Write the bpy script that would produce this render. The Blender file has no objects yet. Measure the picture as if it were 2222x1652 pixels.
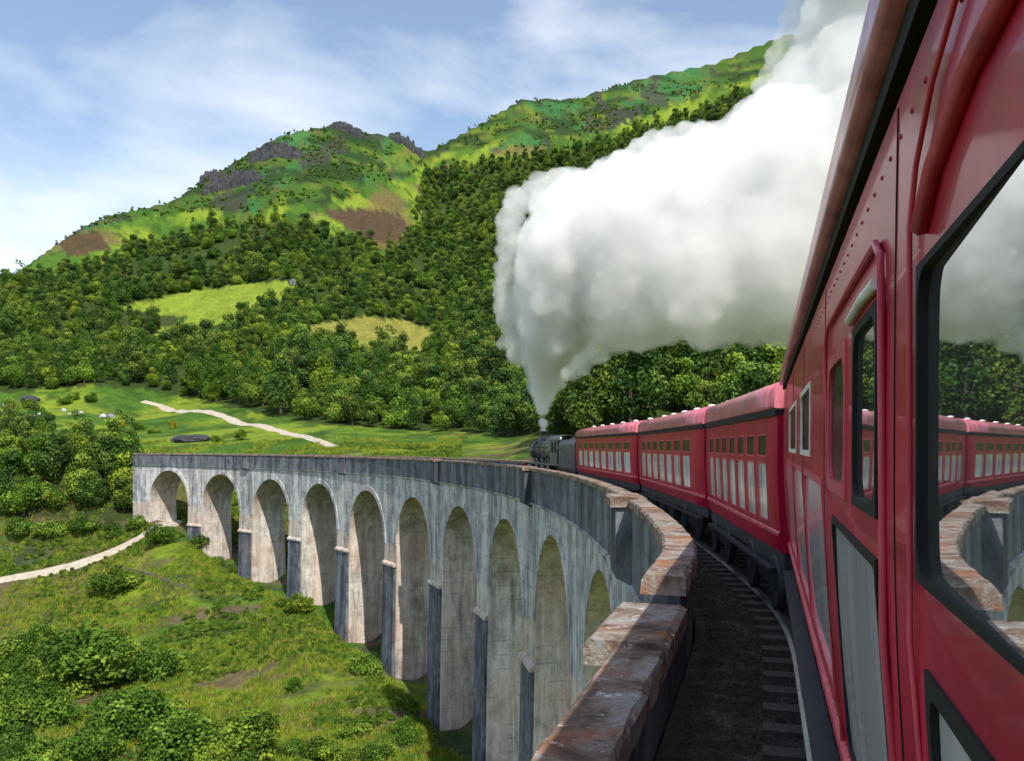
import bpy, bmesh, math, random
import numpy as np
from mathutils import Vector, Matrix

random.seed(7)
RNG = np.random.default_rng(7)
scene = bpy.context.scene
COL = scene.collection
R = math.radians

# ------------------------------------------------------------------ camera
EYE = 2.75                      # metres above the rails: head out of the carriage window
FPX, CXP, HYP = 1850.0, 1111.0, 968.0   # measured from the photograph (2222 px wide): focal length, centre, horizon
cam_d = bpy.data.cameras.new("camera")
cam = bpy.data.objects.new("camera", cam_d)
COL.objects.link(cam)
cam.location = (0, 0, EYE)
cam.rotation_euler = (R(90), 0, 0)
cam_d.sensor_width = 36.0
cam_d.lens = 36.0 * FPX / 2222.0
cam_d.shift_y = (HYP - 826.0) / 2222.0
cam_d.clip_start = 0.02
cam_d.clip_end = 9000
scene.camera = cam

# ------------------------------------------------------------------ world and sun
SUN_AZ, SUN_EL = R(159), R(49)          # clockwise from straight ahead: behind the camera, to the right
world = bpy.data.worlds.new("World")
scene.world = world
world.use_nodes = True
wn, wl = world.node_tree.nodes, world.node_tree.links
wn.clear()
w_out = wn.new("ShaderNodeOutputWorld")
w_bg = wn.new("ShaderNodeBackground")
w_bg.inputs["Strength"].default_value = 0.15
sky = wn.new("ShaderNodeTexSky")
sky.sky_type = 'NISHITA'
sky.sun_disc = False
sky.sun_elevation = SUN_EL
sky.sun_rotation = SUN_AZ
sky.air_density = 1.15
sky.dust_density = 0.6
sky.ozone_density = 1.3
tc = wn.new("ShaderNodeTexCoord")
mp = wn.new("ShaderNodeMapping")
mp.inputs["Scale"].default_value = (1.0, 1.0, 2.2)
mp.inputs["Location"].default_value = (1.35, 0.7, 0.4)
nz = wn.new("ShaderNodeTexNoise")
nz.inputs["Scale"].default_value = 2.3
nz.inputs["Detail"].default_value = 7
nz.inputs["Roughness"].default_value = 0.52
nz.inputs["Distortion"].default_value = 0.35
cr = wn.new("ShaderNodeValToRGB")
cr.color_ramp.elements[0].position = 0.41
cr.color_ramp.elements[0].color = (0.06, 0.06, 0.06, 1)
cr.color_ramp.elements[1].position = 0.70
cr.color_ramp.elements[1].color = (1, 1, 1, 1)
mixc = wn.new("ShaderNodeMix")
mixc.data_type = 'RGBA'
mixc.inputs[7].default_value = (7.2, 7.4, 7.7, 1)      # lit cloud, in the sky texture's own units
wl.new(tc.outputs["Generated"], mp.inputs[0])
wl.new(mp.outputs[0], nz.inputs["Vector"])
sepz = wn.new("ShaderNodeSeparateXYZ")
wl.new(tc.outputs["Generated"], sepz.inputs[0])
band = wn.new("ShaderNodeMapRange")                    # cloud stacks up towards the horizon, all round
band.inputs["From Min"].default_value = 0.06; band.inputs["From Max"].default_value = 0.5
band.inputs["To Min"].default_value = 0.16; band.inputs["To Max"].default_value = -0.06
wl.new(sepz.outputs[2], band.inputs["Value"])
addz = wn.new("ShaderNodeMath"); addz.operation = 'ADD'
wl.new(nz.outputs["Fac"], addz.inputs[0]); wl.new(band.outputs[0], addz.inputs[1])
wl.new(addz.outputs[0], cr.inputs[0])
wl.new(cr.outputs[0], mixc.inputs[0])
wl.new(sky.outputs[0], mixc.inputs[6])
wl.new(mixc.outputs[2], w_bg.inputs["Color"])
wl.new(w_bg.outputs[0], w_out.inputs[0])

sun_d = bpy.data.lights.new("sun", 'SUN')
sun_d.energy = 5.0
sun_d.angle = R(0.5)
sun_d.color = (1.0, 0.94, 0.84)
sun = bpy.data.objects.new("sun", sun_d)
COL.objects.link(sun)
to_sun = Vector((math.sin(SUN_AZ) * math.cos(SUN_EL), math.cos(SUN_AZ) * math.cos(SUN_EL), math.sin(SUN_EL)))
sun.rotation_euler = (-to_sun).to_track_quat('-Z', 'Y').to_euler()

vs = scene.view_settings
vs.view_transform = 'Standard'
vs.look = 'None'
vs.gamma = 1.0
vs.use_curve_mapping = False
vs.exposure = 0.22
scene.render.engine = 'CYCLES'
cy = scene.cycles
cy.use_denoising = True
try:
    cy.denoiser = 'OPENIMAGEDENOISE'
except Exception:
    pass
cy.max_bounces = 16
cy.diffuse_bounces = 3
cy.glossy_bounces = 4
cy.transmission_bounces = 3
cy.volume_bounces = 14
cy.transparent_max_bounces = 8
cy.use_adaptive_sampling = True
cy.adaptive_threshold = 0.02
cy.sample_clamp_indirect = 8
cy.caustics_reflective = False
cy.caustics_refractive = False

# ------------------------------------------------------------------ helpers
def tag(o, label=None, cat=None, group=None, kind=None):
    if label: o["label"] = label
    if cat: o["category"] = cat
    if group: o["group"] = group
    if kind: o["kind"] = kind
    return o

def empty(name, loc=(0, 0, 0), rz=0.0):
    o = bpy.data.objects.new(name, None)
    o.location = loc
    o.rotation_euler = (0, 0, rz)
    o.empty_display_size = 0.3
    COL.objects.link(o)
    return o

def obj(name, me, parent=None):
    o = bpy.data.objects.new(name, me)
    COL.objects.link(o)
    if parent is not None:
        o.parent = parent
    return o

class MB:
    """collects vertices and faces; build() links them as one mesh object"""
    def __init__(self):
        self.v, self.f, self.sm = [], [], []
    def vert(self, p):
        self.v.append(tuple(p)); return len(self.v) - 1
    def face(self, pts, smooth=False):
        self.f.append([self.vert(p) for p in pts]); self.sm.append(smooth)
    def grid(self, rows, smooth=True, closed=False):
        """rows: list of equal-length point lists"""
        idx = [[self.vert(p) for p in r] for r in rows]
        n = len(idx[0])
        for a, b in zip(idx[:-1], idx[1:]):
            for j in range(n if closed else n - 1):
                k = (j + 1) % n
                self.f.append([a[j], a[k], b[k], b[j]]); self.sm.append(smooth)
        return idx
    def box(self, x0, x1, y0, y1, z0, z1, m=None):
        P = [(x0,y0,z0),(x1,y0,z0),(x1,y1,z0),(x0,y1,z0),(x0,y0,z1),(x1,y0,z1),(x1,y1,z1),(x0,y1,z1)]
        if m: P = [m(p) for p in P]
        i = [self.vert(p) for p in P]
        for q in ((3,2,1,0),(4,5,6,7),(0,1,5,4),(1,2,6,5),(2,3,7,6),(3,0,4,7)):
            self.f.append([i[k] for k in q]); self.sm.append(False)
    def tube(self, pts, rad, n=8, caps=True):
        pts = [Vector(p) for p in pts]
        if not hasattr(rad, "__len__"): rad = [rad] * len(pts)
        rows = []
        up = Vector((0.13, 0.2, 1)).normalized()
        for k, p in enumerate(pts):
            d = (pts[min(k+1, len(pts)-1)] - pts[max(k-1, 0)]).normalized()
            a = d.cross(up)
            if a.length < 0.1: a = d.cross(Vector((1, 0, 0)))
            a.normalize(); b = d.cross(a).normalized()
            rows.append([p + (a*math.cos(t) + b*math.sin(t))*rad[k] for t in [2*math.pi*j/n for j in range(n)]])
        idx = self.grid(rows, True, True)
        if caps:
            self.f.append(idx[0][:]); self.sm.append(False)
            self.f.append(idx[-1][::-1]); self.sm.append(False)
    def lathe(self, prof, c, axis='z', n=20):
        rows = []
        for r, h in prof:
            row = []
            for j in range(n):
                t = 2*math.pi*j/n
                a, b = r*math.cos(t), r*math.sin(t)
                if axis == 'z': row.append((c[0]+a, c[1]+b, c[2]+h))
                elif axis == 'x': row.append((c[0]+h, c[1]+a, c[2]+b))
                else: row.append((c[0]+a, c[1]+h, c[2]+b))
            rows.append(row)
        self.grid(rows, True, True)
    def prism(self, poly, y0, y1, smooth=False):
        """poly in x,z extruded along y"""
        a = [(p[0], y0, p[1]) for p in poly]; b = [(p[0], y1, p[1]) for p in poly]
        self.grid([a, b], smooth, True)
        self.face(a); self.face(b[::-1])
    def mesh(self, name, mats, off=(0, 0, 0)):
        me = bpy.data.meshes.new(name)
        v = self.v if off == (0, 0, 0) else [(p[0]-off[0], p[1]-off[1], p[2]-off[2]) for p in self.v]
        me.from_pydata(v, [], self.f)
        me.polygons.foreach_set("use_smooth", self.sm)
        for m in (mats if isinstance(mats, (list, tuple)) else [mats]): me.materials.append(m)
        me.update()
        bm = bmesh.new(); bm.from_mesh(me)
        bmesh.ops.remove_doubles(bm, verts=bm.verts, dist=1e-5)
        bmesh.ops.recalc_face_normals(bm, faces=bm.faces)
        bm.to_mesh(me); bm.free()
        return me
    def build(self, name, mat, parent=None, off=(0, 0, 0)):
        return obj(name, self.mesh(name, mat, off), parent)

# ------------------------------------------------------------------ materials
def nodes_of(name):
    m = bpy.data.materials.new(name)
    m.use_nodes = True
    nt = m.node_tree
    b = nt.nodes["Principled BSDF"]
    return m, nt, b

def N(nt, t, **kw):
    n = nt.nodes.new(t)
    for k, v in kw.items():
        if k in n.inputs: n.inputs[k].default_value = v
        else: setattr(n, k, v)
    return n

def pos_noise(nt, scale, detail=4, rough=0.55, stretch=(1, 1, 1), dist=0.0, local=False, shift=(0, 0, 0)):
    if local:
        c = nt.nodes.new("ShaderNodeTexCoord"); src = c.outputs["Object"]
    else:
        c = nt.nodes.new("ShaderNodeNewGeometry"); src = c.outputs["Position"]
    mp_ = nt.nodes.new("ShaderNodeMapping")
    mp_.inputs["Scale"].default_value = stretch
    mp_.inputs["Location"].default_value = shift
    nt.links.new(src, mp_.inputs[0])
    n = N(nt, "ShaderNodeTexNoise", Scale=scale, Detail=detail, Roughness=rough, Distortion=dist)
    nt.links.new(mp_.outputs[0], n.inputs["Vector"])
    return n.outputs["Fac"]

def ramp(nt, fac, stops):
    r_ = nt.nodes.new("ShaderNodeValToRGB")
    e = r_.color_ramp.elements
    while len(e) < len(stops): e.new(0.5)
    for k, (p, c) in enumerate(stops):
        e[k].position = p
        e[k].color = (c[0], c[1], c[2], 1) if hasattr(c, "__len__") else (c, c, c, 1)
    nt.links.new(fac, r_.inputs[0])
    return r_.outputs[0]

def mix(nt, fac, a, b, mode='MIX'):
    m = nt.nodes.new("ShaderNodeMix")
    m.data_type = 'RGBA'; m.blend_type = mode
    for sock, v in ((m.inputs[0], fac), (m.inputs[6], a), (m.inputs[7], b)):
        if isinstance(v, (int, float)): sock.default_value = v
        elif isinstance(v, tuple): sock.default_value = (v[0], v[1], v[2], 1)
        else: nt.links.new(v, sock)
    return m.outputs[2]

def bump(nt, b, h, strength=0.5, dist=0.05):
    bn = N(nt, "ShaderNodeBump", Strength=strength, Distance=dist)
    nt.links.new(h, bn.inputs["Height"])
    nt.links.new(bn.outputs[0], b.inputs["Normal"])

def simple(name, col, rough=0.6, metal=0.0, var=0.25, scale=6.0, coat=0.0, bmp=0.0, local=True, ior=1.5):
    m, nt, b = nodes_of(name)
    f = pos_noise(nt, scale, 5, 0.6, local=local)
    lo = tuple(c*(1-var) for c in col); hi = tuple(min(1, c*(1+var)) for c in col)
    nt.links.new(ramp(nt, f, [(0.3, lo), (0.7, hi)]), b.inputs["Base Color"])
    b.inputs["Roughness"].default_value = rough
    b.inputs["Metallic"].default_value = metal
    b.inputs["IOR"].default_value = ior
    b.inputs["Coat Weight"].default_value = coat
    b.inputs["Coat Roughness"].default_value = 0.06
    if bmp: bump(nt, b, f, bmp, 0.02)
    return m

def concrete(name, dark, mid, light, warm, warm_lo=0.5, rough=0.9):
    m, nt, b = nodes_of(name)
    streak = mix(nt, 0.45, pos_noise(nt, 0.55, 7, 0.7, (1, 1, 0.10), 0.8), pos_noise(nt, 0.5, 7, 0.75, (1, 1, 0.8), 0.5, shift=(2, 6, 1)))
    base = ramp(nt, streak, [(0.34, dark), (0.46, mid), (0.58, light), (0.7, mid)])
    big = pos_noise(nt, 0.16, 4, 0.6, shift=(11, 3, 5))
    wfac = ramp(nt, big, [(warm_lo, 0.0), (warm_lo + 0.16, 0.75)])
    base = mix(nt, wfac, base, mix(nt, 0.5, base, warm))
    lime = pos_noise(nt, 1.5, 6, 0.75, (1, 1, 0.08), 0.6, shift=(4, 9, 2))
    base = mix(nt, ramp(nt, lime, [(0.58, 0.0), (0.68, 0.8)]), base, light)
    soot = pos_noise(nt, 0.8, 6, 0.75, (1, 1, 0.14), 0.8, shift=(-7, 2, 8))
    base = mix(nt, ramp(nt, soot, [(0.55, 0.0), (0.72, 0.8)]), base, dark)
    gp = nt.nodes.new("ShaderNodeNewGeometry"); sz = nt.nodes.new("ShaderNodeSeparateXYZ"); nt.links.new(gp.outputs["Position"], sz.inputs[0])
    m1 = N(nt, "ShaderNodeMath", operation='MULTIPLY_ADD'); nt.links.new(sz.outputs[2], m1.inputs[0]); m1.inputs[1].default_value = 1/1.35
    nt.links.new(ramp(nt, pos_noise(nt, 0.3, 3, 0.5), [(0.3, 0.0), (0.7, 0.12)]), m1.inputs[2])
    m2 = N(nt, "ShaderNodeMath", operation='PINGPONG'); nt.links.new(m1.outputs[0], m2.inputs[0]); m2.inputs[1].default_value = 0.5
    pour = ramp(nt, m2.outputs[0], [(0.0, 1.0), (0.035, 0.8), (0.06, 0.0)])
    brk = ramp(nt, pos_noise(nt, 0.7, 4, 0.6, (1, 1, 0.4), shift=(6, 6, 6)), [(0.45, 0.0), (0.62, 0.45)])
    base = mix(nt, mix(nt, 1.0, pour, brk, 'MULTIPLY'), base, dark)
    fine = pos_noise(nt, 9.0, 5, 0.7)
    base = mix(nt, 0.55, base, ramp(nt, fine, [(0.3, 0.45), (0.7, 1.0)]), 'MULTIPLY')
    nt.links.new(base, b.inputs["Base Color"])
    b.inputs["Roughness"].default_value = rough
    bump(nt, b, pos_noise(nt, 3.0, 6, 0.7), 0.5, 0.05)
    return m

MAT = {}
MAT['concrete'] = concrete("viaduct_concrete", (0.075, 0.085, 0.105), (0.30, 0.31, 0.335), (0.74, 0.74, 0.75), (0.62, 0.50, 0.38), 0.54)
MAT['concrete_pier'] = concrete("pier_concrete", (0.10, 0.095, 0.095), (0.42, 0.385, 0.35), (0.78, 0.73, 0.67), (0.66, 0.46, 0.33), 0.40)
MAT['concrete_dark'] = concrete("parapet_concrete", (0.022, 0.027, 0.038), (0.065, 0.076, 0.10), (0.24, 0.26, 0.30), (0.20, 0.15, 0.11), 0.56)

def coping_mat():
    m, nt, b = nodes_of("coping_concrete")
    f = pos_noise(nt, 1.6, 6, 0.65, dist=0.6)
    base = ramp(nt, f, [(0.30, (0.045, 0.03, 0.025)), (0.43, (0.13, 0.085, 0.062)), (0.52, (0.23, 0.17, 0.135)), (0.6, (0.30, 0.285, 0.27)), (0.75, (0.14, 0.09, 0.07))])
    rust = pos_noise(nt, 1.1, 5, 0.7, shift=(3, 8, 1))
    base = mix(nt, ramp(nt, rust, [(0.53, 0.0), (0.66, 0.9)]), base, (0.27, 0.105, 0.035))
    lich = pos_noise(nt, 5.5, 5, 0.75, shift=(9, 1, 4))
    base = mix(nt, ramp(nt, lich, [(0.60, 0.0), (0.66, 0.85)]), base, (0.62, 0.60, 0.58))
    dark = pos_noise(nt, 4.0, 5, 0.7, shift=(1, 17, 3))
    base = mix(nt, ramp(nt, dark, [(0.58, 0.0), (0.68, 0.8)]), base, (0.03, 0.025, 0.022))
    nt.links.new(base, b.inputs["Base Color"])
    b.inputs["Roughness"].default_value = 0.92
    h = mix(nt, 0.5, pos_noise(nt, 3.5, 6, 0.7), pos_noise(nt, 14, 5, 0.7))
    bump(nt, b, h, 0.9, 0.06)
    return m
MAT['coping'] = coping_mat()

def red_paint(name, col, hi, rough=0.28, coat=0.8, coat_rough=0.06, dirt=True):
    m, nt, b = nodes_of(name)
    f = pos_noise(nt, 2.0, 5, 0.6, (1.5, 1.5, 0.35), local=True)
    base = ramp(nt, f, [(0.3, tuple(c*0.8 for c in col)), (0.7, hi)])
    if dirt:
        g = pos_noise(nt, 6.0, 6, 0.7, (1.2, 1.2, 0.15), local=True, shift=(5, 5, 5))
        base = mix(nt, ramp(nt, g, [(0.50, 0.0), (0.70, 0.55)]), base, (0.13, 0.012, 0.022))
    nt.links.new(base, b.inputs["Base Color"])
    b.inputs["Roughness"].default_value = rough
    b.inputs["Coat Weight"].default_value = coat
    b.inputs["Coat Roughness"].default_value = coat_rough
    b.inputs["Specular IOR Level"].default_value = 0.25
    bump(nt, b, pos_noise(nt, 1.6, 3, 0.5, (1, 1, 0.6), local=True), 0.10, 0.02)
    return m
MAT['red'] = red_paint("crimson_paint", (0.36, 0.003, 0.030), (0.50, 0.008, 0.052), 0.45, 0.12, 0.12)
MAT['red_near'] = red_paint("crimson_gloss_paint", (0.40, 0.003, 0.033), (0.56, 0.009, 0.058), 0.40, 0.22, 0.05)
MAT['red_trim'] = red_paint("crimson_trim", (0.60, 0.055, 0.11), (0.74, 0.11, 0.18), 0.4, 0.15)
MAT['roof'] = red_paint("roof_paint", (0.50, 0.075, 0.125), (0.70, 0.25, 0.31), 0.34, 0.3, 0.15)
MAT['black'] = simple("black_steel", (0.012, 0.013, 0.016), 0.45, 0.0, 0.5, 4, 0.2)
MAT['rubber'] = simple("black_rubber", (0.006, 0.006, 0.007), 0.85, 0.0, 0.3, 8)
MAT['loco'] = simple("locomotive_black", (0.022, 0.026, 0.034), 0.30, 0.0, 0.6, 2.5, 0.5)
MAT['loco_grey'] = simple("tender_weathered", (0.075, 0.088, 0.115), 0.42, 0.0, 0.6, 3.0, 0.2)
MAT['steel'] = simple("worn_steel", (0.30, 0.31, 0.33), 0.32, 0.9, 0.3, 10)
MAT['under'] = simple("underframe_grime", (0.022, 0.024, 0.032), 0.6, 0.0, 0.6, 6)
MAT['white'] = simple("white_enamel", (0.75, 0.75, 0.73), 0.4, 0.0, 0.12, 6)
MAT['wood'] = simple("tarred_timber", (0.065, 0.052, 0.045), 0.85, 0.0, 0.5, 5, bmp=0.6)
MAT['coal'] = simple("coal", (0.012, 0.012, 0.013), 0.5, 0.0, 0.6, 12, bmp=0.8)

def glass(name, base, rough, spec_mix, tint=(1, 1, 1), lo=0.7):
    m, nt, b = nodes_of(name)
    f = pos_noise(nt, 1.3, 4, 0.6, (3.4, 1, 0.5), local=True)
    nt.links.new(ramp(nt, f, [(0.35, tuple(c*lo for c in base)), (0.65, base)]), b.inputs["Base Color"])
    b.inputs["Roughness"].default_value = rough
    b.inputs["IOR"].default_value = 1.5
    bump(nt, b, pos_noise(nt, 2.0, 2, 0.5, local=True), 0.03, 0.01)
    if spec_mix > 0:
        g = N(nt, "ShaderNodeBsdfGlossy", Roughness=rough)
        g.inputs["Color"].default_value = (*tint, 1)
        mx = N(nt, "ShaderNodeMixShader"); mx.inputs[0].default_value = spec_mix
        nt.links.new(b.outputs[0], mx.inputs[1]); nt.links.new(g.outputs[0], mx.inputs[2])
        nt.links.new(mx.outputs[0], nt.nodes["Material Output"].inputs[0])
    return m
MAT['glass_dark'] = glass("dark_glass", (0.008, 0.009, 0.011), 0.25, 0.0)
MAT['glass_dark'].node_tree.nodes["Principled BSDF"].inputs["Specular IOR Level"].default_value = 0.12
MAT['glass_pale'] = glass("pale_reflection_glass", (0.86, 0.91, 0.87), 0.12, 0.10, lo=0.42)  # pale base colour paints in the bright sky these panes reflect
MAT['glass_near'] = glass("reflecting_glass", (0.16, 0.16, 0.17), 0.012, 0.62, (0.93, 0.96, 0.97))
MAT['glass_lower'] = glass("grey_reflection_glass", (0.88, 0.87, 0.90), 0.06, 0.10)  # near lower panes: grey reflections are put into the base colour

# ------------------------------------------------------------------ the line of the railway (plan curve)
# s = metres along the left wall of the train, c = metres to the left of it; measured headings, right of straight ahead
_kn = np.array([(-90, 16.4), (0, 16.4), (13.2, 16.4), (15.6, 7.2), (19.5, 5.2), (30.5, 1.4), (48, -3.6), (67, -9.4), (280, -9.4 - 213*0.31)])
_S = np.arange(-90, 280, 0.25)
_th = np.interp(_S, _kn[:, 0], _kn[:, 1])
_th = np.radians(np.convolve(np.pad(_th, 8, mode='edge'), np.ones(17)/17, 'valid'))
_X = np.cumsum(np.sin(_th)*0.25); _Y = np.cumsum(np.cos(_th)*0.25)
_i0 = int(np.argmin(abs(_S)))
WALL_D = 0.30
_X += WALL_D*math.cos(_th[_i0]) - _X[_i0]
_Y += -WALL_D*math.sin(_th[_i0]) - _Y[_i0]
def heading(s): return float(np.interp(s, _S, _th))
def P(s, c=0.0, z=0.0):
    t = heading(s)
    return (float(np.interp(s, _S, _X)) - math.cos(t)*c, float(np.interp(s, _S, _Y)) + math.sin(t)*c, z)

# ------------------------------------------------------------------ ground
def interp(x, tab):
    t = np.array(tab, float)
    return np.interp(x, t[:, 0], t[:, 1])
def sstep(a): a = np.clip(a, 0, 1); return a*a*(3-2*a)

_lat = RNG.random((256, 256))
def vnoise(x, y):
    xi, yi = np.floor(x).astype(int), np.floor(y).astype(int)
    fx, fy = x-xi, y-yi
    fx = fx*fx*(3-2*fx); fy = fy*fy*(3-2*fy)
    a = _lat[xi & 255, yi & 255]; b = _lat[(xi+1) & 255, yi & 255]
    c = _lat[xi & 255, (yi+1) & 255]; d = _lat[(xi+1) & 255, (yi+1) & 255]
    return (a*(1-fx)+b*fx)*(1-fy) + (c*(1-fx)+d*fx)*fy
def fbm(x, y, oct=4, gain=0.5):
    s, a, t = 0, 1, 0
    for k in range(oct):
        s = s + a*vnoise(x*2**k + 17*k, y*2**k + 31*k); t += a; a *= gain
    return s/t

T_YV = [(-1500,200),(0,200),(300,194),(456,178),(566,164),(673,149),(778,133),(880,116),(981,98),(1080,79),(1180,62),(1300,60),(3500,60)]
T_HB = [(-1500,-24),(0,-22),(200,-18.5),(340,-16.5),(400,-18.5),(467,-24.5),(580,-27),(680,-28.5),(740,-31),(860,-32.5),(950,-34),(3500,-34)]
T_Y0 = [(-1500,245),(0,245),(300,240),(600,222),(900,180),(1100,150),(1250,130),(1700,130),(3500,150)]
T_y0 = [(-1500,950),(0,950),(150,962),(300,966),(600,962),(740,975),(900,995),(1000,1000),(1100,1000),(1180,985),(1250,925),(1330,885),(1480,868),(1700,870),(3500,880)]
T_YS = [(-1500,600),(-800,600),(0,650),(300,830),(600,950),(730,1000),(930,1050),(1130,1150),(1700,1250),(2222,1250),(3500,1000)]
T_yS = [(-1500,760),(-300,700),(0,614),(70,566),(180,489),(250,462),(370,436),(440,393),(530,337),(600,297),(660,280),(720,271),(790,283),(880,304),(930,329),(970,307),(1060,257),(1130,214),(1250,213),(1400,166),(1550,136),(1660,92),(1700,76),(1900,40),(2222,20),(2800,220),(3500,640)]

def ground_h(x, y):
    """height above the rails of the land at world x, y"""
    x = np.asarray(x, float); y = np.asarray(y, float)
    r = np.hypot(x, y) + 1e-6
    phi = np.arctan2(x, y)
    px = np.clip(CXP + FPX*np.tan(np.clip(phi, -1.2, 1.2)), -1500, 3500)
    px = np.where(np.abs(phi) > 1.2, np.where(phi < 0, -1500, 3500), px)
    Ye = r*np.maximum(np.cos(phi), 0.35)
    Yv, hb, Y0, y0, YS, yS = (interp(px, t) for t in (T_YV, T_HB, T_Y0, T_y0, T_YS, T_yS))
    h0 = (HYP - y0)/FPX*Y0
    hS = (HYP - yS)/FPX*YS
    h = -34 + (hb + 34)*sstep((Ye - (Yv - 55))/58)
    h = h + (h0 - hb)*sstep((Ye - (Yv + 5))/np.maximum(Y0 - Yv - 5, 5))
    q = np.clip((Ye - Y0)/(YS - Y0), 0, 1)
    g = q*(0.93 + 0.07*q)
    hill = (HYP - (y0 + (yS - y0)*g))/FPX*np.maximum(Ye, 1)
    h = np.where(Ye > Y0, hill, h)
    h = np.where(Ye > YS, np.maximum(hS - 0.45*(Ye - YS), hS*0.35), h)
    far = np.clip((Ye - 230)/400, 0, 1)
    edge = 1 - np.exp(-((Ye - YS)/90)**2)*0.95
    n = (fbm(x/70+5, y/70+9, 4) - 0.5)
    h = h + n*(1.5 + 34*far)*edge*np.clip((Ye-40)/60, 0, 1)
    rid = 1 - np.abs(2*fbm(x/38+50, y/38+13, 3) - 1)
    h = h + (rid - 0.75)*7*far*edge
    ex, ey = P(256, -1.8)[:2]
    w = np.exp(-(((x-ex)/17.0)**2 + ((y-ey)/15.0)**2))
    h = h + np.maximum(-3.2 - h, 0)*sstep(w*1.9)
    return h + EYE

def project(x, y, z):
    return CXP + FPX*x/np.maximum(y, 0.1), HYP - FPX*(z - EYE)/np.maximum(y, 0.1)

_Ym = np.concatenate([np.arange(62, 260, 0.5), np.arange(260, 1300, 2.0)])
def ground_at(px, py, start=62):
    """first point of the land that the photograph shows at px, py"""
    ys = _Ym[_Ym >= start]
    xs = (px - CXP)/FPX*ys
    hs = ground_h(xs, ys)
    pys = HYP - FPX*(hs - EYE)/ys
    k = np.argmax(pys <= py)
    if pys[k] > py: k = len(ys) - 1
    return float(xs[k]), float(ys[k]), float(hs[k])

def inpoly(px, py, poly):
    res = np.zeros(np.shape(px), bool)
    n = len(poly)
    for i in range(n):
        x0, y0 = poly[i]; x1, y1 = poly[(i+1) % n]
        c = ((y0 > py) != (y1 > py)) & (px < (x1-x0)*(py-y0)/((y1-y0) if y1 != y0 else 1e-9) + x0)
        res ^= c
    return res

MEADOW1 = [(240,668),(330,652),(430,632),(540,616),(640,608),(648,628),(590,668),(500,700),(400,722),(318,745),(345,718),(425,690),(330,682)]
MEADOW2 = [(630,722),(700,700),(790,690),(880,694),(945,722),(952,760),(880,772),(800,760),(720,752),(660,742)]
HEATHER = [(690,452),(790,450),(868,466),(890,500),(850,532),(800,520),(745,490)]
BROWN2 = [(120,520),(210,500),(240,540),(150,560)]
UPPER = [(-50,600),(70,568),(180,500),(300,470),(380,470),(450,455),(560,465),(640,440),(700,445),(840,400),(900,380),(935,350),(1010,322),(1200,320),(1700,150),(1760,0),(700,0),(200,300)]
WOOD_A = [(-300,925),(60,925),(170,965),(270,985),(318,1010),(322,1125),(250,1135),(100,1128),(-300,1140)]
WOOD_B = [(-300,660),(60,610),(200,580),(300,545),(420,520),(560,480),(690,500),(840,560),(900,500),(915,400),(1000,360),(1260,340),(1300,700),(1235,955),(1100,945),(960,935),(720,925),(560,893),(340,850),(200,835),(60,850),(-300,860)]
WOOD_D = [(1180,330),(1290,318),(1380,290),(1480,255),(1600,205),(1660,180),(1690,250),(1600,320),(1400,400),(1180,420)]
WOOD_C = [(1195,960),(1225,985),(1330,985),(1480,985),(1900,985),(1900,300),(1280,300)]

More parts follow.
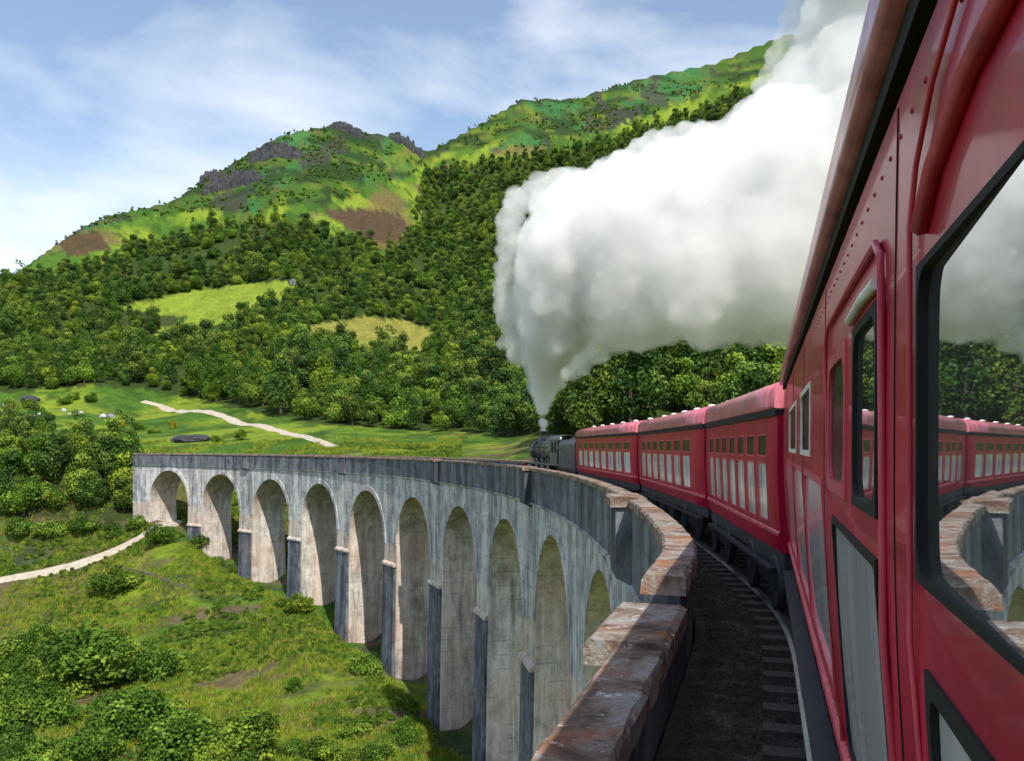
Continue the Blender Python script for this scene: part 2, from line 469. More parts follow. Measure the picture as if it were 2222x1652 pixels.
def build_ground():
    phis = np.concatenate([np.linspace(-math.pi, -0.66, 60, endpoint=False), np.linspace(-0.66, 0.66, 560, endpoint=False), np.linspace(0.66, math.pi, 61)])
    rs = np.concatenate([np.linspace(1, 60, 12, endpoint=False), np.linspace(60, 270, 130, endpoint=False), np.geomspace(270, 1350, 170, endpoint=False), np.geomspace(1350, 6000, 14)])
    PH, RR = np.meshgrid(phis, rs, indexing='ij')
    X, Y = RR*np.sin(PH), RR*np.cos(PH)
    H = ground_h(X, Y)
    px, py = project(X, Y, H)
    inview = (Y > 5)
    wob = (fbm(X/9, Y/9, 3) - 0.5)
    pxw, pyw = px + wob*40, py + (fbm(X/9+40, Y/9+7, 3) - 0.5)*22
    n1, n2, n3 = fbm(X/24, Y/24, 4), fbm(X/60+9, Y/60+3, 4), fbm(X/7+3, Y/7+8, 3)
    C = np.zeros(X.shape + (3,))
    def lerp(c, w): C[...] = C*(1-w[..., None]) + np.array(c)*w[..., None]
    C[...] = (0.070, 0.150, 0.016)
    lerp((0.20, 0.27, 0.025), sstep((n1-0.42)/0.2))
    lerp((0.03, 0.08, 0.012), sstep((n3-0.52)/0.2)*0.8)
    lerp((0.16, 0.105, 0.05), sstep((n2-0.58)/0.1)*0.75)
    nearv = (Y < 200) & inview
    band = fbm(X/30+70, Y/6+20, 4)
    lerp((0.15, 0.095, 0.075), sstep((band-0.56)/0.08)*0.8*nearv)
    lerp((0.06, 0.055, 0.045), sstep((0.40-band)/0.06)*0.6*nearv)
    up = inview & inpoly(pxw, pyw, UPPER) & (Y > 240)
    hi_c = up.astype(float)
    lerp((0.05, 0.115, 0.015), hi_c)
    lerp((0.125, 0.175, 0.018), hi_c*sstep((n1-0.52)/0.12))
    lerp((0.035, 0.15, 0.055), hi_c*sstep((n2-0.52)/0.12)*0.7)
    lerp((0.11, 0.085, 0.04), hi_c*sstep((n3-0.60)/0.1)*0.6)
    lerp((0.02, 0.045, 0.014), hi_c*sstep((fbm(X/34+3, Y/17+60, 4)-0.50)/0.08)*0.9)
    lerp((0.05, 0.05, 0.045), hi_c*sstep((fbm(X/20+33, Y/60+6, 4)-0.60)/0.05)*0.8)
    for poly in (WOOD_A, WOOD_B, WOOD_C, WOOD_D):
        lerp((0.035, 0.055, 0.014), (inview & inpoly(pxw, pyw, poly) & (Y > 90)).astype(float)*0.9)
    for poly, c in ((MEADOW1, (0.22, 0.29, 0.032)), (MEADOW2, (0.25, 0.24, 0.05)), (HEATHER, (0.085, 0.055, 0.034)), (BROWN2, (0.09, 0.06, 0.03))):
        w = (inview & (Y > 230) & inpoly(px + wob*14, py + wob*8, poly)).astype(float)
        lerp(c, w)
        lerp(tuple(k*0.7 for k in c), w*sstep((n3-0.5)/0.15)*0.6)
    nph, nr = X.shape
    V = np.stack([X, Y, H], -1).reshape(-1, 3)
    i, j = np.meshgrid(np.arange(nph-1), np.arange(nr-1), indexing='ij')
    a = (i*nr + j).ravel()
    Fq = np.stack([a, a+nr, a+nr+1, a+1], -1)[:, ::-1]
    me = bpy.data.meshes.new("ground")
    me.vertices.add(len(V)); me.vertices.foreach_set("co", V.ravel())
    me.loops.add(Fq.size); me.loops.foreach_set("vertex_index", Fq.ravel().astype(np.int32))
    me.polygons.add(len(Fq)); me.polygons.foreach_set("loop_start", np.arange(0, Fq.size, 4, dtype=np.int32))
    me.polygons.foreach_set("use_smooth", np.ones(len(Fq), bool))
    me.update(calc_edges=True)
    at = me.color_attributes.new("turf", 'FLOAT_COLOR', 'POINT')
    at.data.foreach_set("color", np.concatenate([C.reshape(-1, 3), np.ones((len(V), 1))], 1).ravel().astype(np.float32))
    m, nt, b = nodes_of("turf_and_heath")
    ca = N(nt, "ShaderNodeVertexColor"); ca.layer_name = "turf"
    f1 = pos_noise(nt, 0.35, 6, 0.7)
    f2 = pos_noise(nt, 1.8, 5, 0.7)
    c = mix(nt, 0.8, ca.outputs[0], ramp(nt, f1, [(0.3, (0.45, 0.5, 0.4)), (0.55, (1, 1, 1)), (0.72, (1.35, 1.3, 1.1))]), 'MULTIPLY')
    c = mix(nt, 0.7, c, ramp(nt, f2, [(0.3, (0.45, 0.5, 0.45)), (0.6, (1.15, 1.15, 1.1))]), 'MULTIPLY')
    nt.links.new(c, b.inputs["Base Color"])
    b.inputs["Roughness"].default_value = 0.95
    b.inputs["Specular IOR Level"].default_value = 0.15
    bump(nt, b, mix(nt, 0.5, pos_noise(nt, 0.6, 6, 0.7), pos_noise(nt, 2.2, 4, 0.7)), 1.0, 0.9)
    me.materials.append(m)
    o = obj("ground", me)
    tag(o, kind="structure")
build_ground()

# paths draped on the land
MAT['path'] = simple("gravel_track", (0.40, 0.35, 0.28), 0.95, 0, 0.3, 1.2, local=False, bmp=0.5)
PATHS = []
def drape_path(pts, width, name="path", mat='path'):
    W = [ground_at(*p) for p in pts]
    line = []
    for a, b in zip(W[:-1], W[1:]):
        n = max(2, int(math.hypot(b[0]-a[0], b[1]-a[1])/1.2))
        for k in range(n): line.append((a[0]+(b[0]-a[0])*k/n, a[1]+(b[1]-a[1])*k/n))
    line.append(W[-1][:2])
    L = np.array(line)
    for _ in range(6): L[1:-1] = (L[:-2]+2*L[1:-1]+L[2:])/4
    d = np.gradient(L, axis=0); d /= np.linalg.norm(d, axis=1)[:, None]+1e-9
    nrm = np.stack([-d[:, 1], d[:, 0]], 1)
    rows = []
    for off_ in np.linspace(-1, 1, 7):
        w = width/2*(1 + 0.9*(fbm(np.arange(len(L))/5.0 + 13*(off_ > 0), np.zeros(len(L))+3, 2)-0.5))
        q = L + nrm*(w*off_)[:, None]
        z = ground_h(q[:, 0], q[:, 1]) + (0.22 if abs(off_) < 0.9 else -0.15)
        rows.append([(q[k, 0], q[k, 1], z[k]) for k in range(len(L))])
    PATHS.append((L, width))
    mb = MB(); mb.grid(rows)
    return tag(mb.build(name, MAT[mat]), kind="structure")
drape_path([(-60,1262),(60,1250),(130,1238),(200,1218),(258,1194),(305,1166),(345,1146),(378,1132)], 3.4)
drape_path([(310,872),(350,881),(420,893),(500,912),(580,930),(650,946),(700,960),(724,972)], 3.8)
drape_path([(262,1233),(300,1242),(340,1254),(395,1274),(425,1288)], 0.6, mat='wood')

# ------------------------------------------------------------------ the viaduct
E_ = EYE
Z_COP, Z_PAR, Z_STR, Z_DECK = E_-1.65, E_-1.90, E_-4.35, E_-3.0
C_FACE, C_BACK, C_IN = 1.57, -5.30, 1.30
PITCH, HALF = 19.67, 7.2
ARCH_S = [38 + PITCH*k for k in range(10)]
APEX = [-5.5, -6.0, -6.5, -6.7, -6.8, -6.8, -6.5, -6.3, -5.8, -5.4]
S_END = ARCH_S[-1] + PITCH/2 + 3.0
S_START = -45.0
vroot_loc = P(120, -1.8, -30.0)
viaduct = empty("viaduct", vroot_loc)
tag(viaduct, "curved grey concrete railway viaduct with tall round arches striding over the valley", "viaduct")

def sweep(mb, prof, s0, s1, step=1.2, smooth=False, capends=True):
    n = max(1, int(math.ceil((s1-s0)/step)))
    rows = [[P(s0+(s1-s0)*k/n, c, z) for c, z in prof] for k in range(n+1)]
    mb.grid(rows, smooth, True)
    if capends:
        mb.face(rows[0]); mb.face(rows[-1][::-1])
def box_s(mb, s0, s1, c0, c1, z0, z1, step=2.0):
    sweep(mb, [(c0, z0), (c1, z0), (c1, z1), (c0, z1)], s0, s1, step)
def vb(mb, name, mat, parent=None):
    return mb.build(name, mat, parent or viaduct, vroot_loc)

def base_z(s, c):
    p = P(s, c)
    return float(ground_h(p[0], p[1]))
for k, sk in enumerate(ARCH_S):
    za = E_ + APEX[k]
    zs = za - HALF
    # spandrel with the barrel of the arch
    ang = [math.pi*j/28 for j in range(29)]
    ss = [sk - PITCH/2] + [sk - HALF*math.cos(a) for a in ang] + [sk + PITCH/2]
    zb = [zs] + [zs + HALF*math.sin(a) for a in ang] + [zs]
    mb = MB()
    nrow = 6
    for c in (C_FACE, C_BACK):
        rows = []
        for r_ in range(nrow+1):
            rows.append([P(s, c, z + (Z_STR - z)*r_/nrow) for s, z in zip(ss, zb)])
        mb.grid(rows, False)
    vb(mb, "arch_span", MAT['concrete'])
    mb = MB()
    mb.grid([[P(s, C_FACE + (C_BACK-C_FACE)*q/5, z) for s, z in list(zip(ss, zb))[1:-1]] for q in range(6)], True)
    vb(mb, "arch_soffit", MAT['concrete_pier'])
    # raised ring round the opening
    mb = MB()
    for r0, r1 in ((HALF+0.02, HALF+0.75),):
        fr = [[P(sk - r*math.cos(a), C_FACE + 0.10, zs + r*math.sin(a)) for a in ang] for r in (r0, r1)]
        bk = [[P(sk - r*math.cos(a), C_FACE - 0.05, zs + r*math.sin(a)) for a in ang] for r in (r0, r1)]
        mb.grid([bk[0], fr[0], fr[1], bk[1]], False)
    vb(mb, "arch_ring", MAT['concrete'])
    # pier on the far side of each opening
    for side in ((1,) if k else (1, -1)):
        sp = sk + side*PITCH/2
        w = PITCH/2 - HALF
        last = (k == 9)
        znext = E_ + (APEX[k+1] if (side > 0 and k < 9) else APEX[k]) - HALF
        zt = min(zs, znext)
        zg = min(base_z(sp, C_FACE), base_z(sp, C_BACK), base_z(sp, -2)) - 4
        mb = MB()
        lv = [zt, zt - 6, zt - 14, zg]
        rows = []
        for z in lv:
            b = 0.018*(zt - z)
            lo = sp - w - b if not (k == 0 and side < 0) else sp
            hi = sp + w + b
            cs = np.linspace(C_BACK - b, C_FACE + b, 4); sx = np.linspace(lo, hi, 4)
            ring = [P(s, C_FACE + b, z) for s in sx] + [P(hi, c, z) for c in cs[::-1][1:-1]] + [P(s, C_BACK - b, z) for s in sx[::-1]] + [P(lo, c, z) for c in cs[1:-1]]
            rows.append(ring)
        mb.grid(rows, False, True)
        if abs(zs - znext) > 0.01:          # the taller springing carries on above
            s0, s1 = (sp - w, sp) if zs > znext else (sp, sp + w)
            box_s(mb, s0, s1, C_BACK, C_FACE, zt, max(zs, znext))
        pier = vb(mb, "pier", MAT['concrete_pier'])
        if k == 0 and side < 0: continue
        # buttress with a capstone on the valley face
        zc = E_ - 17.0
        if zg < zc - 4:
            mb = MB()
            bw = 2.25
            sweep(mb, [(C_FACE - 0.3, zg), (C_FACE + 0.75, zg), (C_FACE + 0.30, zc), (C_FACE - 0.3, zc)], sp - bw, sp + bw, 1.2)
            vb(mb, "buttress", MAT['concrete_dark'], None)  # dark concrete paints in the shade on the pier's lower face
            mb = MB()
            sweep(mb, [(C_FACE - 0.1, zc), (C_FACE + 0.48, zc), (C_FACE + 0.45, zc + 0.3), (C_FACE - 0.1, zc + 0.62)], sp - bw - 0.2, sp + bw + 0.2, 1.2)
            vb(mb, "buttress_cap", MAT['concrete_pier'])
# solid end walls
mb = MB(); box_s(mb, S_START, ARCH_S[0] - PITCH/2 - 0.0, C_BACK, C_FACE, E_-45, Z_STR, 1.0)
vb(mb, "abutment", MAT['concrete'])
mb = MB(); box_s(mb, ARCH_S[-1] + PITCH/2, S_END + 0.4, C_BACK, C_FACE, E_-35, Z_STR, 1.5)
vb(mb, "abutment", MAT['concrete'])
# deck under the ballast
mb = MB(); box_s(mb, S_START, S_END + 1, -4.50, C_IN - 0.05, Z_STR + 0.02, Z_DECK, 1.0)
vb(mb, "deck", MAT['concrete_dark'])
# parapets, copings and pilasters
PIL = [9.9, 28.17] + [38 + PITCH*(k+0.5) for k in (1, 3, 5, 7)]
PW = 1.05
edges = [S_START] + PIL + [S_END]
for a, b in zip(edges[:-1], edges[1:]):
    s0 = a + (PW if a in PIL else 0); s1 = b - (PW if b in PIL else 0)
    near = b == PIL[0]
    zt = Z_PAR - (0.42 if near else 0)
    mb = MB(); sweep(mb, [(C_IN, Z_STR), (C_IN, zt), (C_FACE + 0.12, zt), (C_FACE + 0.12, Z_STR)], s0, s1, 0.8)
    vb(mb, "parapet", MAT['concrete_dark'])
    mb = MB()
    zc = zt + 0.25
    st = 0.3 if s0 < 30 else 1.2
    prof = [(C_IN - 0.06, zt), (C_IN - 0.06, zc - 0.05), (C_IN - 0.02, zc), (C_FACE + 0.19, zc), (C_FACE + 0.23, zc - 0.05), (C_FACE + 0.23, zt)]
    n = int((s1-s0)/st)
    rr = random.Random(3)
    rows = []
    for q in range(n+1):
        s = s0 + (s1-s0)*q/n
        j = 0.012 if s0 < 30 else 0.0
        rows.append([P(s, c + rr.uniform(-j, j)*1.5, z + rr.uniform(-j, j)) for c, z in prof])
    mb.grid(rows, False, True); mb.face(rows[0]); mb.face(rows[-1][::-1])
    vb(mb, "coping", MAT['coping'])
    mb = MB(); sweep(mb, [(C_FACE - 0.1, Z_STR - 0.22), (C_FACE + 0.20, Z_STR - 0.10), (C_FACE + 0.26, Z_STR + 0.02), (C_FACE - 0.1, Z_STR + 0.02)], s0, s1, 1.0)
    vb(mb, "string_course", MAT['concrete'])
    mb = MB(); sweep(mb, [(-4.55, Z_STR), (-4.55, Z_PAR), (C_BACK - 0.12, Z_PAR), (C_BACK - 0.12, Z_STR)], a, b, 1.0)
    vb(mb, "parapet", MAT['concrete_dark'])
    mb = MB(); sweep(mb, [(-4.48, Z_PAR), (-4.48, Z_COP), (C_BACK - 0.2, Z_COP), (C_BACK - 0.2, Z_PAR)], a, b, 1.0)
    vb(mb, "coping", MAT['coping'])
for k, sp in enumerate(PIL):
    zt = Z_PAR - (0.38 if k == 0 else 0.0)
    zbot = Z_STR - 0.35 if k != 1 else E_ - 4.4
    out = C_FACE + (0.62 if k else 0.36)
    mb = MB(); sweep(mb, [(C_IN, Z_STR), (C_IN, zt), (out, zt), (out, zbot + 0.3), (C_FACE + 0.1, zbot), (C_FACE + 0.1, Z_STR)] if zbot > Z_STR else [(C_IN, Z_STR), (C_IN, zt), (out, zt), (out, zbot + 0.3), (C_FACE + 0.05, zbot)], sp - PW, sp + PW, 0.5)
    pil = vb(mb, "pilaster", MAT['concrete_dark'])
    mb = MB()
    zc = zt + (0.27 if k == 0 else 0.32)
    sweep(mb, [(C_IN - 0.08, zt), (C_IN - 0.08, zc - 0.05), (C_IN, zc), (out + 0.10, zc), (out + 0.17, zc - 0.06), (out + 0.17, zt)], sp - PW - 0.12, sp + PW + 0.12 if k else sp + PW - 0.004, 0.4)
    cap = vb(mb, "pilaster_cap", MAT['coping'])

# ------------------------------------------------------------------ track
def ballast_mat():
    m, nt, b = nodes_of("ballast_stone")
    f = pos_noise(nt, 3.0, 6, 0.7)
    g = pos_noise(nt, 16.0, 4, 0.7)
    c = ramp(nt, f, [(0.3, (0.030, 0.024, 0.021)), (0.55, (0.075, 0.058, 0.050)), (0.72, (0.19, 0.155, 0.13))])
    c = mix(nt, 0.8, c, ramp(nt, g, [(0.3, 0.35), (0.7, 1.3)]), 'MULTIPLY')
    nt.links.new(c, b.inputs["Base Color"]); b.inputs["Roughness"].default_value = 0.95
    bump(nt, b, g, 1.0, 0.05)
    return m
MAT['ballast'] = ballast_mat()
mb = MB(); box_s(mb, S_START, S_END + 0.9, -4.4, C_IN - 0.03, Z_DECK - 0.02, -0.20, 0.6)
tag(mb.build("ballast_bed", MAT['ballast']), kind="structure")
# loose stones beside the rail
rr = np.random.default_rng(5)
V, Fc = [], []
base_v = np.array([(1,0,0),(-1,0,0),(0,1,0),(0,-1,0),(0,0,1),(0,0,-1)], float)
base_f = [(0,2,4),(2,1,4),(1,3,4),(3,0,4),(2,0,5),(1,2,5),(3,1,5),(0,3,5)]
for k in range(15000):
    s = 3.5 + 26*rr.random()**1.7
    c = rr.uniform(-0.5, 1.1)
    p = P(s, c, -0.205)
    sc_ = rr.uniform(0.018, 0.042)
    q = base_v*rr.uniform(0.6, 1.25, (6, 1))*sc_*np.array([1, 1, 0.75])
    a = rr.uniform(0, 6.28); ca, sa = math.cos(a), math.sin(a)
    q = np.stack([q[:, 0]*ca - q[:, 1]*sa, q[:, 0]*sa + q[:, 1]*ca, q[:, 2]], 1) + np.array(p) + (0, 0, sc_*0.3)
    o_ = len(V)*6
    V.append(q); Fc += [(f[0]+o_, f[1]+o_, f[2]+o_) for f in base_f]
me = bpy.data.meshes.new("ballast_stones"); me.from_pydata(np.concatenate(V).tolist(), [], Fc); me.materials.append(MAT['ballast'])
tag(obj("ballast_stones", me), "loose dark ballast stones strewn between the parapet and the rail", "ballast", kind="stuff")

tr_loc = P(20, -1.25, -0.2)
track = tag(empty("railway_track", tr_loc), "curving railway track with dark rails and timber sleepers beneath the train", "track")
for c0 in (-0.16, -2.34):
    mb = MB()
    pr = [(c0-0.035, 0.0), (c0+0.035, 0.0), (c0+0.035, -0.04), (c0+0.012, -0.055), (c0+0.012, -0.12), (c0+0.07, -0.145), (c0-0.07, -0.145), (c0-0.012, -0.12), (c0-0.012, -0.055), (c0-0.035, -0.04)]
    sweep(mb, pr, S_START + 5, S_END, 0.8)
    mb.build("rail", MAT['steel'], track, tr_loc)
s = 2.0
mb = MB(); mb.box(-0.13, 0.13, -1.55, 1.55, -0.13, 0.0)
sl_me = mb.mesh("sleeper", MAT['wood'])
while s < 80:
    p = P(s, -1.25, -0.147)
    o = obj("sleeper", sl_me, track)
    o.location = (p[0]-tr_loc[0], p[1]-tr_loc[1], p[2]-tr_loc[2]); o.rotation_euler = (0, 0, math.pi/2 - heading(s))
    s += 0.72

# ------------------------------------------------------------------ carriages
HW = 1.25
def bogie(parent, x, side_only=False):
    mb = MB()
    for y in (-1.02, 1.02):
        mb.prism([(x-1.7, 0.62), (x-1.5, 0.42), (x-0.5, 0.36), (x+0.5, 0.36), (x+1.5, 0.42), (x+1.7, 0.62), (x+1.5, 0.78), (x-1.5, 0.78)], y-0.06, y+0.06)
        for dx in (-1.15, 1.15): mb.box(x+dx-0.16, x+dx+0.16, y-0.02 if y < 0 else y-0.1, y+0.14 if y > 0 else y+0.02, 0.36, 0.66)
    mb.box(x-0.3, x+0.3, -1.0, 1.0, 0.45, 0.85)
    b = mb.build("bogie", MAT['under'], parent)
    for dx in (-1.15, 1.15):
        for y in (-1.09, 1.09):
            mb = MB(); mb.lathe([(0.02, -0.07), (0.36, -0.07), (0.46, -0.06), (0.46, 0.05), (0.40, 0.06), (0.34, 0.03), (0.1, 0.06), (0.02, 0.06)], (x+dx, y - (0.0), 0.46), 'y', 20)
            mb.build("wheel", MAT['under'], b)

def ymap(z, z0, z1):
    q = (z - (z0+z1)*0.55)/(z1-z0)
    return HW - 0.16*max(0.0, -q)**2*1.6 - 0.06*max(0, q)**2

def ring(mb, x0, x1, z0, z1, yf, wid, rad, proud=0.008, n=8, deep=0.012):
    """rounded-corner gasket: square outside, rounded inside"""
    out, inn = [], []
    cx = [(x1-wid, z1-wid, 0), (x0+wid, z1-wid, 1), (x0+wid, z0+wid, 2), (x1-wid, z0+wid, 3)]
    sg = [(1, 1), (-1, 1), (-1, -1), (1, -1)]
    for (px, pz, q), (sx, sz) in zip(cx, sg):
        for j in range(n+1):
            a = math.pi/2*(q + j/n)
            ix, iz = px - sx*rad + rad*math.cos(a), pz - sz*rad + rad*math.sin(a)
            inn.append((ix, iz))
            ccx, ccz = px - sx*rad, pz - sz*rad
            k_ = (rad + wid)/max(abs(math.cos(a)), abs(math.sin(a)))
            out.append((ccx + k_*math.cos(a), ccz + k_*math.sin(a)))
    def pts(lst, dy): return [(x, yf(z) + dy, z) for x, z in lst]
    mb.grid([pts(inn, -deep), pts(inn, proud), pts(out, proud), pts(out, -0.02)], False, True)

def make_coach(sa, sb, label, z0, z1, wins, rise=0.72, near=False, vents=6, group=None):
    a, b = Vector(P(sa)), Vector(P(sb))
    if near:
        t_ = heading(0.0); b = a + Vector((math.sin(t_), math.cos(t_), 0))*(sb - sa)
    L = (b-a).length
    d = (b-a).normalized()
    left = Vector((-d.y, d.x, 0))
    mid = (a+b)/2 - left*HW
    root = empty("railway_carriage", (mid.x, mid.y, 0), math.atan2(d.y, d.x))
    tag(root, label, "carriage", group or "red carriages of the train")
    h = L/2
    yf = lambda z: ymap(z, z0, z1)
    xs = sorted(set([-h, h] + [round(-h + v, 4) for w in wins for v in (w[0], w[1])] + [round(-h + L*q/8, 4) for q in range(1, 8)]))
    zs = sorted(set([z0, z1] + [w[2] for w in wins] + [w[3] for w in wins] + [z0 + (z1-z0)*q/7 for q in range(1, 7)]))
    holes = [(-h + w[0] - 1e-3, -h + w[1] + 1e-3, w[2] - 1e-3, w[3] + 1e-3) for w in wins]
    mb = MB()
    for i in range(len(xs)-1):
        for k in range(len(zs)-1):
            cx, cz = (xs[i]+xs[i+1])/2, (zs[k]+zs[k+1])/2
            if any(q[0] < cx < q[1] and q[2] < cz < q[3] for q in holes): continue
            mb.face([(xs[i], yf(zs[k]), zs[k]), (xs[i+1], yf(zs[k]), zs[k]), (xs[i+1], yf(zs[k+1]), zs[k+1]), (xs[i], yf(zs[k+1]), zs[k+1])], True)
    for w in wins:
        x0, x1, q0, q1 = -h+w[0], -h+w[1], w[2], w[3]
        for p, q in (((x0, q0), (x1, q0)), ((x1, q0), (x1, q1)), ((x1, q1), (x0, q1)), ((x0, q1), (x0, q0))):
            mb.face([(p[0], yf(p[1]), p[1]), (q[0], yf(q[1]), q[1]), (q[0], yf(q[1])-0.09, q[1]), (p[0], yf(p[1])-0.09, p[1])])
    # far side, ends and floor
    prof = [(yf(z), z) for z in zs]
    for x in (-h, h):
        mb.face([(x, y, z) for y, z in prof] + [(x, -y, z) for y, z in prof[::-1]])
    mb.grid([[(x, -y, z) for y, z in prof] for x in (-h, 0, h)], True)
    mb.face([(-h, yf(z0), z0), (h, yf(z0), z0), (h, -yf(z0), z0), (-h, -yf(z0), z0)])
    mb.build("body", MAT['red_near' if near else 'red'], root)
    # roof
    mb = MB()
    ov = 0.06 if near else 0.05
    eb = z1 + 0.10
    arc = [(HW - 0.05, eb), (HW + ov - 0.015, eb), (HW + ov, eb + 0.02), (HW + ov, eb + 0.05)]
    for j in range(1, 24):
        t = math.pi*j/24
        arc.append(((HW + ov)*math.cos(t)*(1 if abs(math.cos(t)) > .98 else 1), eb + 0.05 + (rise-0.15)*math.sin(t)**0.55))
    arc += [(-HW - ov, eb + 0.05), (-HW - ov, eb)]
    xr = [-h, -h*0.5, 0, h*0.5, h]
    mb.grid([[(x, y, z) for y, z in arc] for x in xr], True)
    for x in (-h, h): mb.face([(x, y, z) for y, z in arc])
    roof = mb.build("roof", MAT['roof'], root)
    for k in range(vents):
        x = -h + L*(k+0.5)/vents
        for yy in (0.28,):
            mb = MB()
            zt = eb + rise - 0.13
            mb.lathe([(0.05, -0.05), (0.06, 0.03), (0.12, 0.035), (0.14, 0.06), (0.11, 0.10), (0.02, 0.12)], (x, yy, zt), 'z', 12)
            mb.build("roof_vent", MAT['white'], roof)
    # gutter, painted black for the shadow under the cantrail, and mouldings
    gz, gp = (z1 + 0.035, 0.012) if near else (z1 - 0.02, 0.035)
    mb = MB(); mb.box(-h, h, HW - 0.08, HW + gp, gz, z1 + 0.10 - 0.003)
    mb.box(-h, h, -HW - gp, -HW + 0.08, gz, z1 + 0.10 - 0.003)
    mb.build("gutter", MAT['rubber'], root)
    zw = min(w[2] for w in wins) - 0.13
    mb = MB(); mb.grid([[(x, yf(zw-0.05)-0.01, zw-0.05), (x, yf(zw)+0.03, zw-0.03), (x, yf(zw)+0.03, zw+0.02), (x, yf(zw)-0.01, zw+0.05)] for x in (-h+0.02, h-0.02)], False)
    mb.build("waist_moulding", MAT['red_trim'], root)
    # windows
    for w in wins:
        x0, x1, q0, q1, gm, fm, wid, rad = -h+w[0], -h+w[1], w[2], w[3], *w[4:8]
        tl = 0.025 if (near and q1 > EYE + 0.3 and w[0] > 11 and w[1]-w[0] > 1.6) else 0.0      # the big near pane sits askew in its frame
        mb = MB(); ring(mb, x0, x1, q0, q1, yf, wid, rad, deep=0.016 if tl else 0.012)
        wo = mb.build("window", MAT[fm], root)
        mb = MB()
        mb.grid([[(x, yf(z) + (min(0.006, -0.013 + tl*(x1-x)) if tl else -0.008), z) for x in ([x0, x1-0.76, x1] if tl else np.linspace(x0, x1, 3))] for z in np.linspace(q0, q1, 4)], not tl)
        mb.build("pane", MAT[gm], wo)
    # gangway bellows and underframe
    for x in (-h, h):
        sgn = 1 if x > 0 else -1
        mb = MB()
        for q in range(3): mb.box(*sorted((x + sgn*0.07*q, x + sgn*(0.07*q+0.05))), -0.8+0.03*q, 0.8-0.03*q, z0 + 0.05, z1 - 0.1 - 0.02*q)
        mb.build("gangway_bellows", MAT['rubber'], root)
    mb = MB()
    mb.box(-h+0.1, h-0.1, -1.12, 1.12, z0-0.28, z0-0.004)
    mb.build("underframe", MAT['under'], root)
    bx = h - min(2.6, h*0.42)
    for x in (-bx, bx): bogie(root, x)
    if L > 11:
        for x0_ in (-1.6, 0.5):
            mb = MB(); mb.box(x0_, x0_+1.3, 0.55, 1.14, z0-0.80, z0-0.29); mb.build("battery_box", MAT['under'], root)
    mb = MB(); mb.box(-h+0.6, h-0.6, HW-0.12, HW+0.02, z0-0.36, z0-0.31); mb.build("footboard", MAT['under'], root)
    return root, h, yf

def bays(L, n, lead, tail, e=EYE):
    out = []
    p = (L - lead - tail)/n
    for k in range(n):
        x0 = lead + p*(k+0.15); x1 = lead + p*(k+0.85)
        out.append((x0, x1, e-0.19, e+0.21, 'glass_dark', 'red_trim', 0.03, 0.035))
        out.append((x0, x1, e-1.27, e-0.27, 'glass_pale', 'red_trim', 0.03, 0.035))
    return out
def chord(a, b): return (Vector(P(b))-Vector(P(a))).length
SEG = [(14.1, 23.6), (23.95, 38.2), (38.6, 57.9)]
for (sa, sb), lab, n, ld, tl in zip(SEG, ("red carriage with pale lower windows next ahead of the close-up carriage", "middle red carriage of the three running over the curved viaduct", "red carriage coupled right behind the black tender"), (7, 7, 8), (0.75, 1.9, 1.2), (0.6, 0.9, 1.0)):
    L = chord(sa, sb)
    make_coach(sa, sb, lab, EYE-1.70, EYE+0.50, bays(L, n, ld, tl), group="red carriages of the train")

# the carriage the picture is taken from; window positions are metres ahead of the camera
SA = -12.0
def nw(t0, t1, z0, z1, g, f='rubber', wid=0.035, rad=0.06): return (t0-SA, t1-SA, EYE+z0, EYE+z1, g, f, wid, rad)
near_w = [
    nw(0.10, 1.87, -0.27, 0.36, 'glass_near', 'rubber', 0.016, 0.07),
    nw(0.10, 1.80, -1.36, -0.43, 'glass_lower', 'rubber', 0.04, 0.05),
    nw(2.50, 3.15, -0.20, 0.40, 'glass_near', 'rubber', 0.03, 0.10),
    nw(3.42, 4.30, -0.20, 0.40, 'glass_dark', 'red_trim', 0.05, 0.14),
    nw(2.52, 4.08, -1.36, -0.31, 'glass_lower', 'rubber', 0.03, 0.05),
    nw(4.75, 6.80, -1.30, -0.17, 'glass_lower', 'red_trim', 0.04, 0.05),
    nw(5.95, 7.40, -0.07, 0.43, 'glass_dark', 'white', 0.04, 0.05),
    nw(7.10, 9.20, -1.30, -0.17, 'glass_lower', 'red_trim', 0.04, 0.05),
    nw(8.40, 10.6, -0.07, 0.43, 'glass_dark', 'white', 0.04, 0.05),
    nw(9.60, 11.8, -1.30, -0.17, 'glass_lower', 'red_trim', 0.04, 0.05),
    nw(-3.2, -0.9, -0.27, 0.36, 'glass_near', 'rubber', 0.06, 0.08),
    nw(-7.0, -4.2, -0.27, 0.36, 'glass_near', 'rubber', 0.06, 0.08),
]
nc, nh, nyf = make_coach(SA, 13.6, "close-up crimson carriage filling the right edge, seen along its side", EYE-1.50, EYE+0.82, near_w, near=True, rise=0.55, vents=8, group="red carriages of the train")
def nx(t): return -nh + (t - SA)
